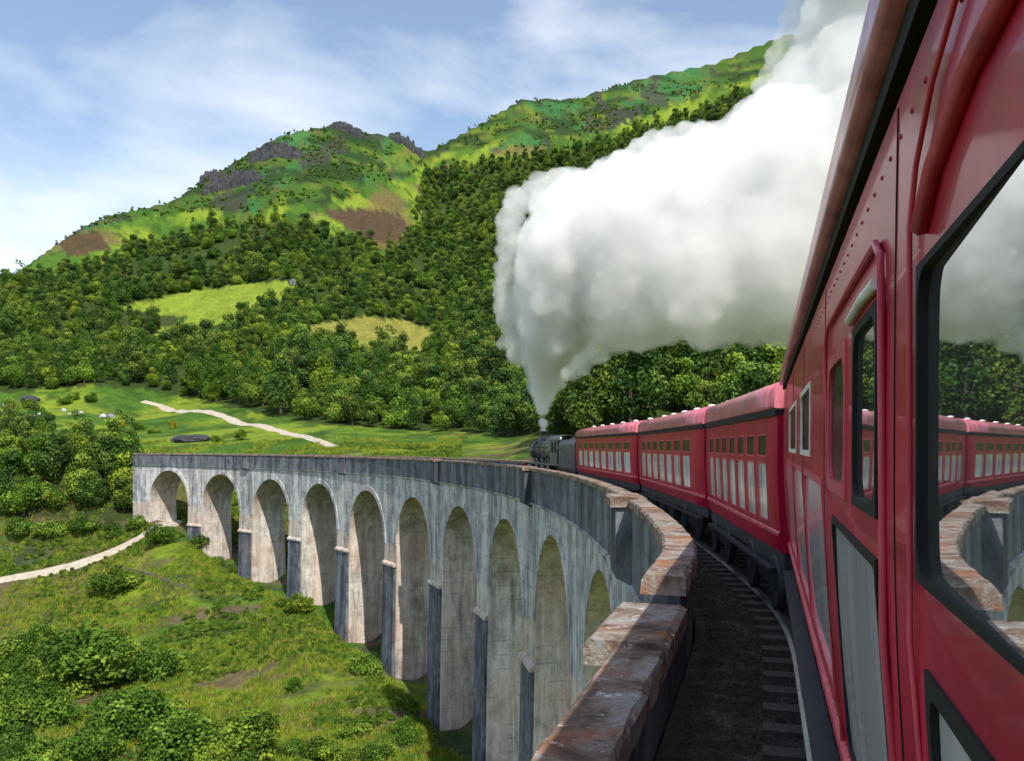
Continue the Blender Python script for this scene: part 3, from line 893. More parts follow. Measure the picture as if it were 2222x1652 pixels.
# door beading, drip rails and grab rail on the near carriage
def bead(pts, r, mat='red_trim', name="beading"):
    mb = MB()
    mb.tube([(nx(t), nyf(EYE+z) + 0.012, EYE+z) for t, z in pts], r, 6)
    mb.build(name, MAT[mat], nc)
bead([(2.36, -1.44), (2.36, -0.5), (2.36, 0.40), (2.40, 0.50), (2.50, 0.55), (3.2, 0.56), (4.3, 0.56), (4.42, 0.50), (4.45, 0.4), (4.45, -1.44)], 0.011)
bead([(1.93, -1.44), (1.93, -0.4), (1.93, 0.45), (1.86, 0.56), (1.70, 0.66), (1.45, 0.73), (1.1, 0.76), (0.6, 0.74), (0.2, 0.66), (-0.1, 0.5), (-0.1, -1.44)], 0.006)
bead([(1.80, 0.42), (1.66, 0.50), (1.4, 0.56), (1.0, 0.58), (0.6, 0.57), (0.2, 0.52)], 0.020, 'red_trim', "rain_strip")
bead([(2.46, 0.435), (2.8, 0.445), (3.2, 0.435)], 0.018, 'white', "drip_rail")  # white puts the light caught by the rail into its colour
for t in (2.20, 4.62, 6.95, 9.35, 11.9):
    mb = MB()
    mb.grid([[(nx(t)+dx_, nyf(EYE+z_)+dy_, EYE+z_) for dx_, dy_ in ((-0.005, -0.004), (-0.005, 0.0025), (0.005, 0.0025), (0.005, -0.004))] for z_ in np.linspace(-1.49, 0.80, 30)], False)
    mb.build("panel_seam", MAT['rubber'], nc)
mb = MB()
for z_ in (0.72, -1.44):
    for k in range(64):
        t = 0.4 + 0.16*k
        mb.lathe([(0.007, 0.0), (0.006, 0.003), (0.001, 0.005)], (nx(t), nyf(EYE+z_), EYE+z_), 'y', 6)
mb.build("rivet_rows", MAT['red_near'], nc)["kind"] = "stuff"
for q in range(3):
    mb = MB(); mb.box(nx(1.93), nx(2.03), nyf(EYE-1)-0.01, nyf(EYE-1)+0.02, EYE-1.15+0.55*q, EYE-1.05+0.55*q)
    mb.build("hinge", MAT['red'], nc)

# ------------------------------------------------------------------ locomotive and tender
def frame_between(sa, sb):
    a, b = Vector(P(sa, -HW)), Vector(P(sb, -HW))
    d = (b-a).normalized(); m = (a+b)/2
    return (m.x, m.y, 0), math.atan2(d.y, d.x), (b-a).length
loc, rz, L = frame_between(58.4, 64.4)
tender = tag(empty("tender", loc, rz), "blue-black weathered tender between the locomotive and the first red carriage", "tender")
h = L/2
mb = MB()
prof = [(-1.15, 1.05), (-1.2, 1.2), (-1.2, 2.9), (-1.05, 3.2), (-0.95, 3.2), (-0.85, 2.95), (0.85, 2.95), (0.95, 3.2), (1.05, 3.2), (1.2, 2.9), (1.2, 1.2), (1.15, 1.05)]
mb.grid([[(x, y, z) for y, z in prof] for x in (-h+0.2, 0, h-0.1)], False, True)
for x in (-h+0.2, h-0.1): mb.face([(x, y, z) for y, z in prof])
mb.build("tank", MAT['loco_grey'], tender)
mb = MB()
for j in range(7):
    x = -h+0.5 + (L-1.4)*j/6
    mb.box(x-0.02, x+0.02, 1.18, 1.23, 1.2, 2.88)
mb.build("rivet_strip", MAT['loco_grey'], tender)
mb = MB()
rows = []
for j in range(9):
    x = -h+0.5+(L-1.1)*j/8
    rows.append([(x, y, 2.96 + 0.62*math.sin(math.pi*j/8)**0.6*math.cos(y*1.5) + random.uniform(-0.06, 0.06)) for y in np.linspace(-0.84, 0.84, 7)])
mb.grid(rows, False); mb.build("coal_load", MAT['coal'], tender)
mb = MB(); mb.box(-h+0.1, h, -1.2, 1.2, 0.85, 1.04); mb.build("frame", MAT['loco'], tender)
for x in (-2.0, 0.0, 2.0):
    for y in (-1.09, 1.09):
        mb = MB(); mb.lathe([(0.02, -0.06), (0.42, -0.06), (0.55, -0.05), (0.55, 0.05), (0.48, 0.06), (0.4, 0.03), (0.1, 0.06), (0.02, 0.06)], (x, y, 0.55), 'y', 20)
        mb.build("wheel", MAT['loco'], tender)

loc, rz, L = frame_between(64.7, 77.2)
eng = tag(empty("steam_locomotive", loc, rz), "black steam locomotive with a squat chimney pulling the train", "locomotive")
h = L/2
mb = MB(); mb.box(-h, h, -1.2, 1.2, 1.25, 1.36); mb.build("running_plate", MAT['steel'], eng)
mb = MB(); mb.box(-h+0.2, h-0.2, -0.75, 0.75, 0.6, 1.245); mb.build("frame", MAT['loco'], eng)
mb = MB(); mb.lathe([(0.02, -h+2.6), (0.92, -h+2.6), (0.92, -h+4.6), (0.88, h-2.2), (0.02, h-2.2)], (0, 0, 2.36), 'x', 28); boiler = mb.build("boiler", MAT['loco'], eng)
for x in (-h+4.4, -1.2, 0.6, 2.2):
    mb = MB(); mb.lathe([(0.93, x-0.04), (0.94, x-0.04), (0.94, x+0.04), (0.93, x+0.04)], (0, 0, 2.36), 'x', 28); mb.build("boiler_band", MAT['steel'], boiler)
mb = MB(); mb.lathe([(0.02, h-2.19), (0.96, h-2.19), (0.96, h-0.75), (0.8, h-0.65), (0.3, h-0.58), (0.02, h-0.56)], (0, 0, 2.36), 'x', 28); mb.build("smokebox", MAT['loco'], eng)
mb = MB(); mb.lathe([(0.46, -0.15), (0.34, 0.05), (0.31, 0.45), (0.36, 0.62), (0.42, 0.70), (0.34, 0.74), (0.26, 0.70), (0.25, 0.2)], (h-2.45, 0, 3.3), 'z', 20); mb.build("chimney", MAT['loco'], eng)
mb = MB(); mb.lathe([(0.48, -0.1), (0.44, 0.12), (0.36, 0.32), (0.18, 0.44), (0.02, 0.47)], (0.4, 0, 3.22), 'z', 20); mb.build("dome", MAT['loco'], eng)
mb = MB(); mb.lathe([(0.12, -0.1), (0.12, 0.25), (0.02, 0.28)], (-h+4.0, 0, 3.24), 'z', 12); mb.build("safety_valve", MAT['steel'], eng)
# cab: two side sheets with windows, front sheet, curved roof
for sgn in (1, -1):
    y = sgn*1.2
    mb = MB()
    X0, X1 = -h+0.15, -h+2.6
    for (a0, a1, b0, b1) in ((X0, X1, 1.37, 2.25), (X0, X0+0.35, 2.25, 3.05), (X0+1.0, X0+1.3, 2.25, 3.05), (X0+1.95, X1, 2.25, 3.05), (X0, X1, 3.05, 3.2)):
        mb.box(a0, a1, y-0.03, y+0.03, b0, b1)
    mb.build("cab_side", MAT['loco_grey'], eng)
mb = MB(); mb.box(-h+2.55, -h+2.59, -1.17, 1.17, 1.37, 3.2); mb.build("cab_front", MAT['loco'], eng)
mb = MB()
arc = [(1.27*math.cos(math.pi*j/14), 3.2 + 0.42*math.sin(math.pi*j/14)) for j in range(15)]
mb.grid([[(x, y, z) for y, z in arc] for x in (-h-0.35, -h+1.2, -h+2.75)], True)
mb.grid([[(x, y*0.985, z-0.04) for y, z in arc] for x in (-h-0.35, -h+1.2, -h+2.75)], True)
mb.build("cab_roof", MAT['loco_grey'], eng)
for x in (-2.3, -0.2, 1.9):
    for y in (-1.08, 1.08):
        mb = MB(); mb.lathe([(0.02, -0.06), (0.1, -0.06), (0.1, -0.02), (0.72, -0.02), (0.74, -0.06), (0.86, -0.06), (0.86, 0.05), (0.74, 0.06), (0.72, 0.02), (0.14, 0.02), (0.14, 0.08), (0.02, 0.08)], (x, y, 0.86), 'y', 26)
        mb.build("driving_wheel", MAT['loco'], eng)
for y in (-1.22, 1.22):
    mb = MB(); mb.box(-2.5, 2.2, y-0.03, y+0.03, 0.62, 0.74); mb.build("coupling_rod", MAT['steel'], eng)
    mb = MB(); mb.lathe([(0.02, h-3.0), (0.33, h-3.0), (0.36, h-2.9), (0.36, h-1.9), (0.33, h-1.8), (0.02, h-1.8)], (0, y*0.92, 0.85), 'x', 18); mb.build("cylinder", MAT['loco'], eng)
    for x in (h-1.4, h-3.4):
        mb = MB(); mb.lathe([(0.02, -0.05), (0.34, -0.05), (0.45, -0.05), (0.45, 0.05), (0.02, 0.05)], (x, math.copysign(1.05, y), 0.45), 'y', 18); mb.build("wheel", MAT['loco'], eng)
    mb = MB(); mb.tube([(-h+2.6, y*0.83, 2.75), (0, y*0.83, 2.75), (h-2.0, y*0.83, 2.72)], 0.03, 6); mb.build("handrail", MAT['steel'], eng)
mb = MB(); mb.box(h-0.12, h+0.02, -1.2, 1.2, 0.85, 1.24); mb.build("buffer_beam", MAT['red'], eng)
CHIM = Vector(eng.location) + Matrix.Rotation(rz, 3, 'Z') @ Vector((h-2.45, 0, 4.04))

# ------------------------------------------------------------------ steam
def px3(px, py, Y): return Vector(((px-CXP)/FPX*Y, Y, EYE + (HYP-py)/FPX*Y))
def build_steam():
    rs = random.Random(11)
    blobs = []
    Yc = CHIM.y
    def add(px, py, Y, rpx):
        Y = max(Y, Yc - 11 - 0.15*(Yc - Y))
        blobs.append((px3(px, py, Y), rpx/FPX*Y))
    cpx, cpy = project(CHIM.x, CHIM.y, CHIM.z)
    dx = cpx - 1185
    # column above the chimney, drifting back over the train
    core = [(1185+dx, cpy-2, Yc, 9), (1184+dx, cpy-18, Yc, 13), (1183+dx, 888, Yc, 18), (1182+dx*.9, 868, Yc, 25), (1184+dx*.8, 843, Yc-.5, 36), (1192+dx*.6, 812, Yc-1, 50), (1195+dx*.3, 775, Yc-2, 66), (1205, 735, Yc-3, 84), (1215, 690, Yc-4, 108), (1235, 630, Yc-5, 132), (1250, 560, Yc-6, 140), (1265, 490, Yc-6, 120),
            (1340, 680, Yc-8, 88), (1380, 620, Yc-8, 150), (1400, 520, Yc-8, 190), (1480, 460, Yc-10, 160), (1540, 580, Yc-12, 175), (1600, 440, Yc-12, 180), (1700, 540, Yc-16, 200), (1720, 380, Yc-16, 200), (1780, 220, Yc-18, 130), (1830, 90, Yc-20, 120), (1880, -60, Yc-22, 140), (1700, 660, Yc-14, 95), (1560, 665, Yc-12, 85), (1450, 660, Yc-10, 85),
            (1850, 420, Yc-20, 230), (1900, 200, Yc-24, 200), (2000, 100, Yc-26, 220), (1980, 350, Yc-26, 260), (2000, -150, Yc-28, 260)]
    for c in core: add(*c)
    # billows along the lit edge
    edge = [(1128,770,26),(1115,735,30),(1100,700,26),(1100,665,28),(1090,630,26),(1098,590,30),(1100,550,28),(1108,510,30),(1110,470,32),(1122,438,30),(1150,425,28),(1180,405,30),(1212,392,32),(1250,392,28),(1290,392,26),(1322,365,30),(1350,350,30),(1385,325,30),(1415,308,30),(1450,300,26),(1490,290,28),(1530,290,30),(1570,285,28),(1605,285,24),(1640,262,24),(1652,222,22),(1648,190,20),(1668,160,22),(1682,125,24),(1700,85,26),(1712,45,26),(1730,5,30),(1745,-35,30),
            (1238,812,22),(1262,790,24),(1298,765,28),(1345,745,30),(1395,730,32),(1450,722,32),(1510,718,32),(1570,722,32),(1640,724,34)]
    for ex, ey, er in edge:
        t = min(max((ex-1100)/700, 0), 1)
        Y = Yc - 4 - 14*t
        add(ex, ey, Y, er)
        for _ in range(5):
            a = rs.uniform(0, 6.28); q = er*rs.uniform(0.5, 0.9)
            add(ex + q*math.cos(a), ey + q*math.sin(a), Y + rs.uniform(-1, 1), er*rs.uniform(0.35, 0.55))
    # billows over the face of the cloud
    for _ in range(170):
        b = rs.choice(core[7:])
        v = Vector((rs.gauss(0, 1), -abs(rs.gauss(0, 1)), rs.gauss(0, 1))).normalized()
        Yb = max(b[2], Yc - 11 - 0.15*(Yc - b[2]))
        c = px3(b[0], b[1], Yb); rad = b[3]/FPX*Yb
        if b[0] + v.x*b[3] < 1105: continue
        rr_ = rad*rs.uniform(0.16, 0.34)
        blobs.append((c + v*(rad*0.92 - rr_*0.35), rr_))
    bm = bmesh.new()
    for c, r_ in blobs:
        bmesh.ops.create_icosphere(bm, subdivisions=2 if r_ > 0.5 else 1, radius=r_, matrix=Matrix.Translation(c))
    me = bpy.data.meshes.new("steam_raw"); bm.to_mesh(me); bm.free()
    tmp = bpy.data.objects.new("steam_raw", me); COL.objects.link(tmp)
    md = tmp.modifiers.new("r", 'REMESH'); md.mode = 'VOXEL'; md.voxel_size = 0.2; md.use_smooth_shade = True
    sm = tmp.modifiers.new("s", 'SMOOTH'); sm.iterations = 2
    for sc_, st in ((2.4, 0.8), (0.9, 0.5), (0.4, 0.34)):
        tx = bpy.data.textures.new("billow", 'CLOUDS'); tx.noise_scale = sc_; tx.noise_depth = 3
        dm = tmp.modifiers.new("d", 'DISPLACE'); dm.texture = tx; dm.texture_coords = 'GLOBAL'; dm.strength = st; dm.mid_level = 0.5
    dg = bpy.context.evaluated_depsgraph_get()
    out = bpy.data.meshes.new_from_object(tmp.evaluated_get(dg))
    bpy.data.objects.remove(tmp)
    out.name = "steam_plume"
    out.materials.clear()
    m = bpy.data.materials.new("steam"); m.use_nodes = True
    nt = m.node_tree; nt.nodes.clear()
    mo = nt.nodes.new("ShaderNodeOutputMaterial")
    pv = nt.nodes.new("ShaderNodeVolumePrincipled")
    pv.inputs["Color"].default_value = (0.970, 0.971, 0.975, 1)
    pv.inputs["Density"].default_value = 0.55
    pv.inputs["Anisotropy"].default_value = 0.0
    nt.links.new(pv.outputs[0], mo.inputs["Volume"])
    m.cycles.homogeneous_volume = True if hasattr(m.cycles, "homogeneous_volume") else None
    out.materials.append(m)
    o = obj("steam_plume", out)
    # the fresh jet at the chimney is denser
    bm = bmesh.new()
    for c, r_ in blobs[:11]:
        bmesh.ops.create_icosphere(bm, subdivisions=3, radius=r_*0.80, matrix=Matrix.Translation(c))
    j_me = bpy.data.meshes.new("jet_raw"); bm.to_mesh(j_me); bm.free()
    tmp = bpy.data.objects.new("jet_raw", j_me); COL.objects.link(tmp)
    md = tmp.modifiers.new("r", 'REMESH'); md.mode = 'VOXEL'; md.voxel_size = 0.12
    sm = tmp.modifiers.new("s", 'SMOOTH'); sm.iterations = 5
    tx = bpy.data.textures.new("billow", 'CLOUDS'); tx.noise_scale = 0.5; tx.noise_depth = 3
    dm = tmp.modifiers.new("d", 'DISPLACE'); dm.texture = tx; dm.texture_coords = 'GLOBAL'; dm.strength = 0.35; dm.mid_level = 0.5
    dg = bpy.context.evaluated_depsgraph_get()
    jet = bpy.data.meshes.new_from_object(tmp.evaluated_get(dg)); bpy.data.objects.remove(tmp)
    jet.name = "jet"; jet.materials.clear()
    m2 = m.copy(); m2.name = "steam_jet"
    [n_ for n_ in m2.node_tree.nodes if n_.type == 'PRINCIPLED_VOLUME'][0].inputs["Density"].default_value = 2.2
    jet.materials.append(m2)
    obj("jet", jet, o)
    tag(o, "huge billowing white steam cloud pouring from the locomotive chimney", "steam", kind="stuff")
    print("steam tris", len(out.polygons))
build_steam()

# ------------------------------------------------------------------ vegetation
def leaf_mat(name, lo, hi, yellow):
    m, nt, b = nodes_of(name)
    oi = nt.nodes.new("ShaderNodeObjectInfo")
    at = N(nt, "ShaderNodeVertexColor"); at.layer_name = "clump"
    sep = nt.nodes.new("ShaderNodeSeparateColor"); nt.links.new(at.outputs[0], sep.inputs[0])
    c = ramp(nt, sep.outputs[0], [(0.05, lo), (0.6, hi), (1.0, yellow)])
    c = mix(nt, 0.9, c, ramp(nt, oi.outputs["Random"], [(0.0, (0.62, 0.72, 0.7)), (0.35, (0.85, 1.0, 0.8)), (0.7, (1.15, 1.12, 0.9)), (1.0, (1.5, 1.3, 0.9))]), 'MULTIPLY')
    nt.links.new(c, b.inputs["Base Color"])
    b.inputs["Roughness"].default_value = 0.75
    b.inputs["Specular IOR Level"].default_value = 0.2
    tr = nt.nodes.new("ShaderNodeBsdfTranslucent"); nt.links.new(c, tr.inputs[0])
    mx = N(nt, "ShaderNodeMixShader"); mx.inputs[0].default_value = 0.30
    nt.links.new(b.outputs[0], mx.inputs[1]); nt.links.new(tr.outputs[0], mx.inputs[2])
    nt.links.new(mx.outputs[0], nt.nodes["Material Output"].inputs[0])
    return m
MAT['leaf'] = leaf_mat("broadleaf_foliage", (0.034, 0.075, 0.012), (0.125, 0.215, 0.026), (0.32, 0.42, 0.065))
MAT['leaf_dark'] = leaf_mat("dark_foliage", (0.022, 0.055, 0.015), (0.08, 0.145, 0.03), (0.23, 0.30, 0.06))
MAT['leaf_gorse'] = leaf_mat("gorse_bloom", (0.10, 0.14, 0.01), (0.55, 0.42, 0.02), (0.70, 0.55, 0.02))
MAT['bark'] = simple("bark", (0.085, 0.065, 0.05), 0.9, 0, 0.4, 8, bmp=0.5)
MAT['rock'] = simple("grey_rock", (0.16, 0.16, 0.17), 0.9, 0, 0.65, 0.9, bmp=0.8)
MAT['rock_pale'] = simple("pale_rock", (0.36, 0.355, 0.35), 0.9, 0, 0.35, 1.6, bmp=0.6)
MAT['rock_dark'] = simple("dark_crag", (0.038, 0.040, 0.046), 0.9, 0, 0.7, 0.25, local=False, bmp=0.8)

def crown_mesh(name, seed, lobes, nleaf, size, mat, tall=1.0, flat=1.0):
    """unit crown: about 1 m in radius, its foot at z=0; many leaf-sized faces spread over overlapping clumps"""
    g = np.random.default_rng(seed)
    cs, rs = [], []
    for k in range(lobes):
        a = g.uniform(0, 6.28); t = g.uniform(0, 1)
        zc = (0.30 + 1.35*t)*tall
        rad = (0.62*math.sin(math.pi*min(max(0.18 + 0.72*t, 0), 1)))*g.uniform(0.55, 1.05)
        cs.append((rad*math.cos(a), rad*math.sin(a), zc*flat)); rs.append(g.uniform(0.24, 0.46)*(1.1 - 0.3*t))
    cs.append((0, 0, 0.85*tall*flat)); rs.append(0.62)
    cs, rs = np.array(cs), np.array(rs)
    pick = g.choice(len(rs), nleaf, p=rs**2/np.sum(rs**2))
    d = g.normal(size=(nleaf, 3)); d[:, 2] = d[:, 2]*0.9 + 0.15; d /= np.linalg.norm(d, axis=1)[:, None]
    rad = rs[pick]*(0.62 + 0.45*g.random(nleaf)**0.6)
    p = cs[pick] + d*rad[:, None]*np.array([1, 1, 0.9])
    keep = p[:, 2] > 0.03
    p, d, pick = p[keep], d[keep], pick[keep]; n = len(p)
    nr = d + g.normal(size=(n, 3))*0.55; nr /= np.linalg.norm(nr, axis=1)[:, None]
    t1 = np.cross(nr, g.normal(size=(n, 3))); t1 /= np.linalg.norm(t1, axis=1)[:, None]
    t2 = np.cross(nr, t1)
    sz = size*g.uniform(0.6, 1.35, (n, 1))
    bend = nr*sz*0.35
    V = np.stack([p - t1*sz - bend, p - t2*sz*0.8, p + t1*sz - bend, p + t2*sz*0.8], 1).reshape(-1, 3)
    Fq = np.arange(4*n).reshape(-1, 4)
    me = bpy.data.meshes.new(name)
    me.vertices.add(4*n); me.vertices.foreach_set("co", V.ravel())
    me.loops.add(4*n); me.loops.foreach_set("vertex_index", Fq.ravel().astype(np.int32))
    me.polygons.add(n); me.polygons.foreach_set("loop_start", np.arange(0, 4*n, 4, dtype=np.int32))
    me.update(calc_edges=True)
    lob = g.random(len(rs))
    val = np.clip(0.05 + 0.75*lob[pick]**1.3 + 0.22*g.random(n), 0, 1)
    at = me.color_attributes.new("clump", 'FLOAT_COLOR', 'POINT')
    cc = np.repeat(val, 4); at.data.foreach_set("color", np.stack([cc, cc, cc, np.ones_like(cc)], 1).ravel().astype(np.float32))
    me.materials.append(mat)
    return me

def trunk_mesh(seed, tall=1.0):
    g = random.Random(seed)
    mb = MB()
    top = Vector((g.uniform(-.08, .08), g.uniform(-.08, .08), 1.2*tall))
    mb.tube([(0, 0, -0.45), (g.uniform(-.02, .02), 0, 0.05), (top*0.55), top], [0.10, 0.075, 0.05, 0.015], 7)
    for k in range(4):
        a = g.uniform(0, 6.28); z = g.uniform(0.15, 0.6)*tall
        mb.tube([(0, 0, z), (0.25*math.cos(a), 0.25*math.sin(a), z+0.25), (0.5*math.cos(a), 0.5*math.sin(a), z+0.55)], [0.045, 0.03, 0.01], 5)
    return mb.mesh("trunk", MAT['bark'])

TALL = (1.0, 1.3, 0.8, 1.1, 1.6, 0.9, 2.0, 0.7)
CROWN = [crown_mesh("crown", 100+k, 17, 3000, 0.052, MAT['leaf_dark'] if k in (1, 4) else MAT['leaf'], tall) for k, tall in enumerate(TALL)]
TRUNK = [trunk_mesh(200+k, t) for k, t in enumerate(TALL)]
BUSH = [crown_mesh("foliage", 300+k, 16, 3600, 0.042, MAT['leaf'], 0.7, 0.62) for k in range(3)]
GORSE = crown_mesh("foliage", 330, 8, 500, 0.10, MAT['leaf_gorse'], 1.2, 0.9)

n_tree = 0
def tree_at(x, y, size, label, group, kind=None, cat="tree", name="tree", tall_=1.0):
    """size: crown radius in metres"""
    global n_tree
    k = random.randrange(8) if kind is None else kind
    z = float(ground_h(x, y))
    t = empty(name, (x, y, z - 0.1), random.uniform(0, 6.28))
    t.scale = (size, size, size*tall_*random.uniform(0.9, 1.1))
    tag(t, label, cat, group)
    c = obj("crown", CROWN[k], t); c.location = (0, 0, 0.10)
    obj("trunk", TRUNK[k], t)
    n_tree += 1
    return t
def bush_at(px, py, rpx, label, group, k=0, start=62, mesh=None, cat="shrub", name="shrub"):
    x, y, z = ground_at(px, py, start)
    o = obj(name, mesh or (BUSH[k % 3] if k % 2 else CROWN[(0, 2, 5, 7)[k//2 % 4]]))
    s_ = rpx/FPX*y
    o.location = (x, y, z - 0.08*s_); o.scale = (s_, s_, s_*random.uniform(0.85, 1.15)*(0.7 if o.data in CROWN else 1)); o.rotation_euler = (0, 0, random.uniform(0, 6.28))
    return tag(o, label, cat, group)

# candidate points for the woods, thinned to a natural spacing
def wood_points():
    g = np.random.default_rng(21)
    n = 130000
    r_ = np.sqrt(g.uniform(85**2, 1120**2, n)); ph = g.uniform(-0.60, 0.42, n)
    x, y = r_*np.sin(ph), r_*np.cos(ph)
    h = ground_h(x, y); px, py = project(x, y, h)
    wob = (fbm(x/16, y/16, 3)-0.5)
    wx, wy = px + wob*50, py + (fbm(x/16+30, y/16+5, 3)-0.5)*26
    A = inpoly(wx, wy, WOOD_A) & (y > 185) & (y < 250)
    B = (inpoly(wx, wy, WOOD_B) & (y > 205)) | (inpoly(wx, wy, WOOD_D) & (y > 600))
    Cw = inpoly(wx, wy, WOOD_C) & (y > 104) & (y < 190)
    clear = np.zeros(n, bool)
    for poly in (MEADOW1, MEADOW2, HEATHER): clear |= inpoly(px, py - 10, poly) | inpoly(px, py, poly) | (inpoly(px, py - 24, poly) & (px < 520))
    clear |= (fbm(x/40+11, y/40+77, 3) > 0.66) & (y > 420)
    zone = np.where(A, 1, np.where(B & ~clear, 2, np.where(Cw, 3, 0)))
    up = inpoly(px, py, UPPER) & (y > 300) & (g.random(n) < 0.05*(fbm(x/50+2, y/50+2, 3) > 0.5))
    zone = np.where((zone == 0) & up, 4, zone)
    # keep clear of the line and the lower path
    for s_ in np.arange(20, 236, 4):
        q = P(s_, -1.8)
        zone[(np.hypot(x-q[0], y-q[1]) < 8.5)] = 0
    idx = np.nonzero(zone)[0]
    cell = {}
    out = []
    for i in idx:
        sp = 4.6 if zone[i] == 1 else (5.2 if zone[i] == 3 else (6.2 if y[i] < 450 else 7.0))
        k = (int(x[i]//sp), int(y[i]//sp)); ok = True
        for a in (-1, 0, 1):
            for b in (-1, 0, 1):
                for j in cell.get((k[0]+a, k[1]+b), ()):
                    if (x[i]-x[j])**2 + (y[i]-y[j])**2 < sp*sp: ok = False; break
        if ok:
            cell.setdefault(k, []).append(i); out.append(i)
    out = np.array(out)
    return x[out], y[out], h[out], zone[out], px[out], py[out]
wx, wy, wh, wz, wpx, wpy = wood_points()
g = np.random.default_rng(33)
wsize = np.where(wz == 1, g.uniform(2.6, 4.0, len(wx)), np.where(wz == 3, g.uniform(3.2, 6.4, len(wx)), 3.0 + 4.6*g.random(len(wx))**1.8))
wsize = np.where(wz == 4, g.uniform(1.0, 2.2, len(wx)), wsize)
# which trees show: in frame and not hidden below the viaduct or the train
show = (wpx > -20) & (wpx < 1690) & (wpy - 120*wsize/wy*10 < 985) & (wpy > 100)
show &= ~((wpx > 1120) & (wpx < 1700) & (wpy < 770))
app = np.where(show, wsize/wy, 0)
order = np.argsort(-app)
indiv = set(order[:235].tolist())
ZL = {1: ("leafy tree in the wood left of the viaduct's far end", "trees left of the viaduct's far end"),
      2: ("tree in the dark wood on the slope below the two yellow meadows", "trees on the hillside behind the viaduct"),
      3: ("tree on the wooded knoll rising behind the carriages", "trees on the knoll behind the train"),
      4: ("small tree on the open upper hillside", "scattered trees on the upper hill")}
for i in sorted(indiv):
    lab, grp = ZL[int(wz[i])]
    if wz[i] == 2:
        if wpx[i] < 250: lab = "tree in the hillside wood at the picture's left edge"
        elif wpx[i] >= 960: lab = "dark tree in the wood beside the steam column"
        elif wpx[i] < 720: lab = "tree in the wood just above the pale hillside track"
        else: lab = "tree in the wood between the oval meadow and the parapet"
    tree_at(float(wx[i]), float(wy[i]), float(wsize[i]), lab, grp, kind=(random.choice((1, 4, 3, 1)) if wz[i] == 3 or wpx[i] > 980 else None))

gl = random.Random(5)
for k in range(30):
    x_, y_, z_ = ground_at(gl.uniform(-10, 292), gl.uniform(1000, 1122), 150)
    tree_at(x_, y_, gl.uniform(30, 48)/FPX*y_, "leafy tree in the wood left of the viaduct's far end", "trees left of the viaduct's far end")
# everything farther or hidden: one mass of woodland, instanced
def scatter(name, pts, scl, idx, protos, label, cat, tallv=None):
    colp = bpy.data.collections.new(name + "_kinds")
    for k, me in enumerate(protos):
        o = bpy.data.objects.new("%s_%02d" % (name, k), me); colp.objects.link(o)
    me = bpy.data.meshes.new(name); me.from_pydata([tuple(p) for p in pts], [], [])
    for nm, typ, val in (("scl", 'FLOAT', scl), ("rz", 'FLOAT', np.random.default_rng(4).uniform(0, 6.28, len(pts))), ("idx", 'INT', idx)):
        a = me.attributes.new(nm, typ, 'POINT'); a.data.foreach_set("value", np.asarray(val, np.float32 if typ == 'FLOAT' else np.int32))
    o = obj(name, me)
    ng = bpy.data.node_groups.new(name, 'GeometryNodeTree')
    ng.interface.new_socket("Geometry", in_out='INPUT', socket_type='NodeSocketGeometry')
    ng.interface.new_socket("Geometry", in_out='OUTPUT', socket_type='NodeSocketGeometry')
    nn, ll = ng.nodes, ng.links
    gi, go = nn.new("NodeGroupInput"), nn.new("NodeGroupOutput")
    ci = nn.new("GeometryNodeCollectionInfo"); ci.inputs["Collection"].default_value = colp
    ci.inputs["Separate Children"].default_value = True; ci.inputs["Reset Children"].default_value = True
    ip = nn.new("GeometryNodeInstanceOnPoints"); ip.inputs["Pick Instance"].default_value = True
    def attr(nm, typ):
        a = nn.new("GeometryNodeInputNamedAttribute"); a.data_type = typ; a.inputs["Name"].default_value = nm
        return a.outputs["Attribute"]
    cx = nn.new("ShaderNodeCombineXYZ"); ll.new(attr("rz", 'FLOAT'), cx.inputs[2])
    ll.new(gi.outputs[0], ip.inputs["Points"]); ll.new(ci.outputs[0], ip.inputs["Instance"])
    ll.new(attr("idx", 'INT'), ip.inputs["Instance Index"]); ll.new(cx.outputs[0], ip.inputs["Rotation"])
    ll.new(attr("scl", 'FLOAT'), ip.inputs["Scale"]); ll.new(ip.outputs[0], go.inputs[0])
    md = o.modifiers.new("scatter", 'NODES'); md.node_group = ng
    return tag(o, label, cat, kind="stuff")
rest = np.array([i for i in range(len(wx)) if i not in indiv])
pts = np.stack([wx[rest], wy[rest], wh[rest] + 0.05*wsize[rest]], 1)
darkk = (wz[rest] == 3) | (wpx[rest] > 980)
scatter("woodland", pts, wsize[rest], np.where(darkk, g.choice([1, 4, 3], len(rest)), g.choice([0, 1, 2, 3, 4, 5, 6, 7, 1, 4, 1], len(rest))), CROWN, "dense green woodland covering the hillside below the peak", "woodland")
print("trees", len(wx), "individual", n_tree)

ORD = ("leftmost", "second from the left", "third from the left", "fourth from the left", "fifth from the left", "sixth from the left", "seventh from the left", "eighth from the left", "rightmost")
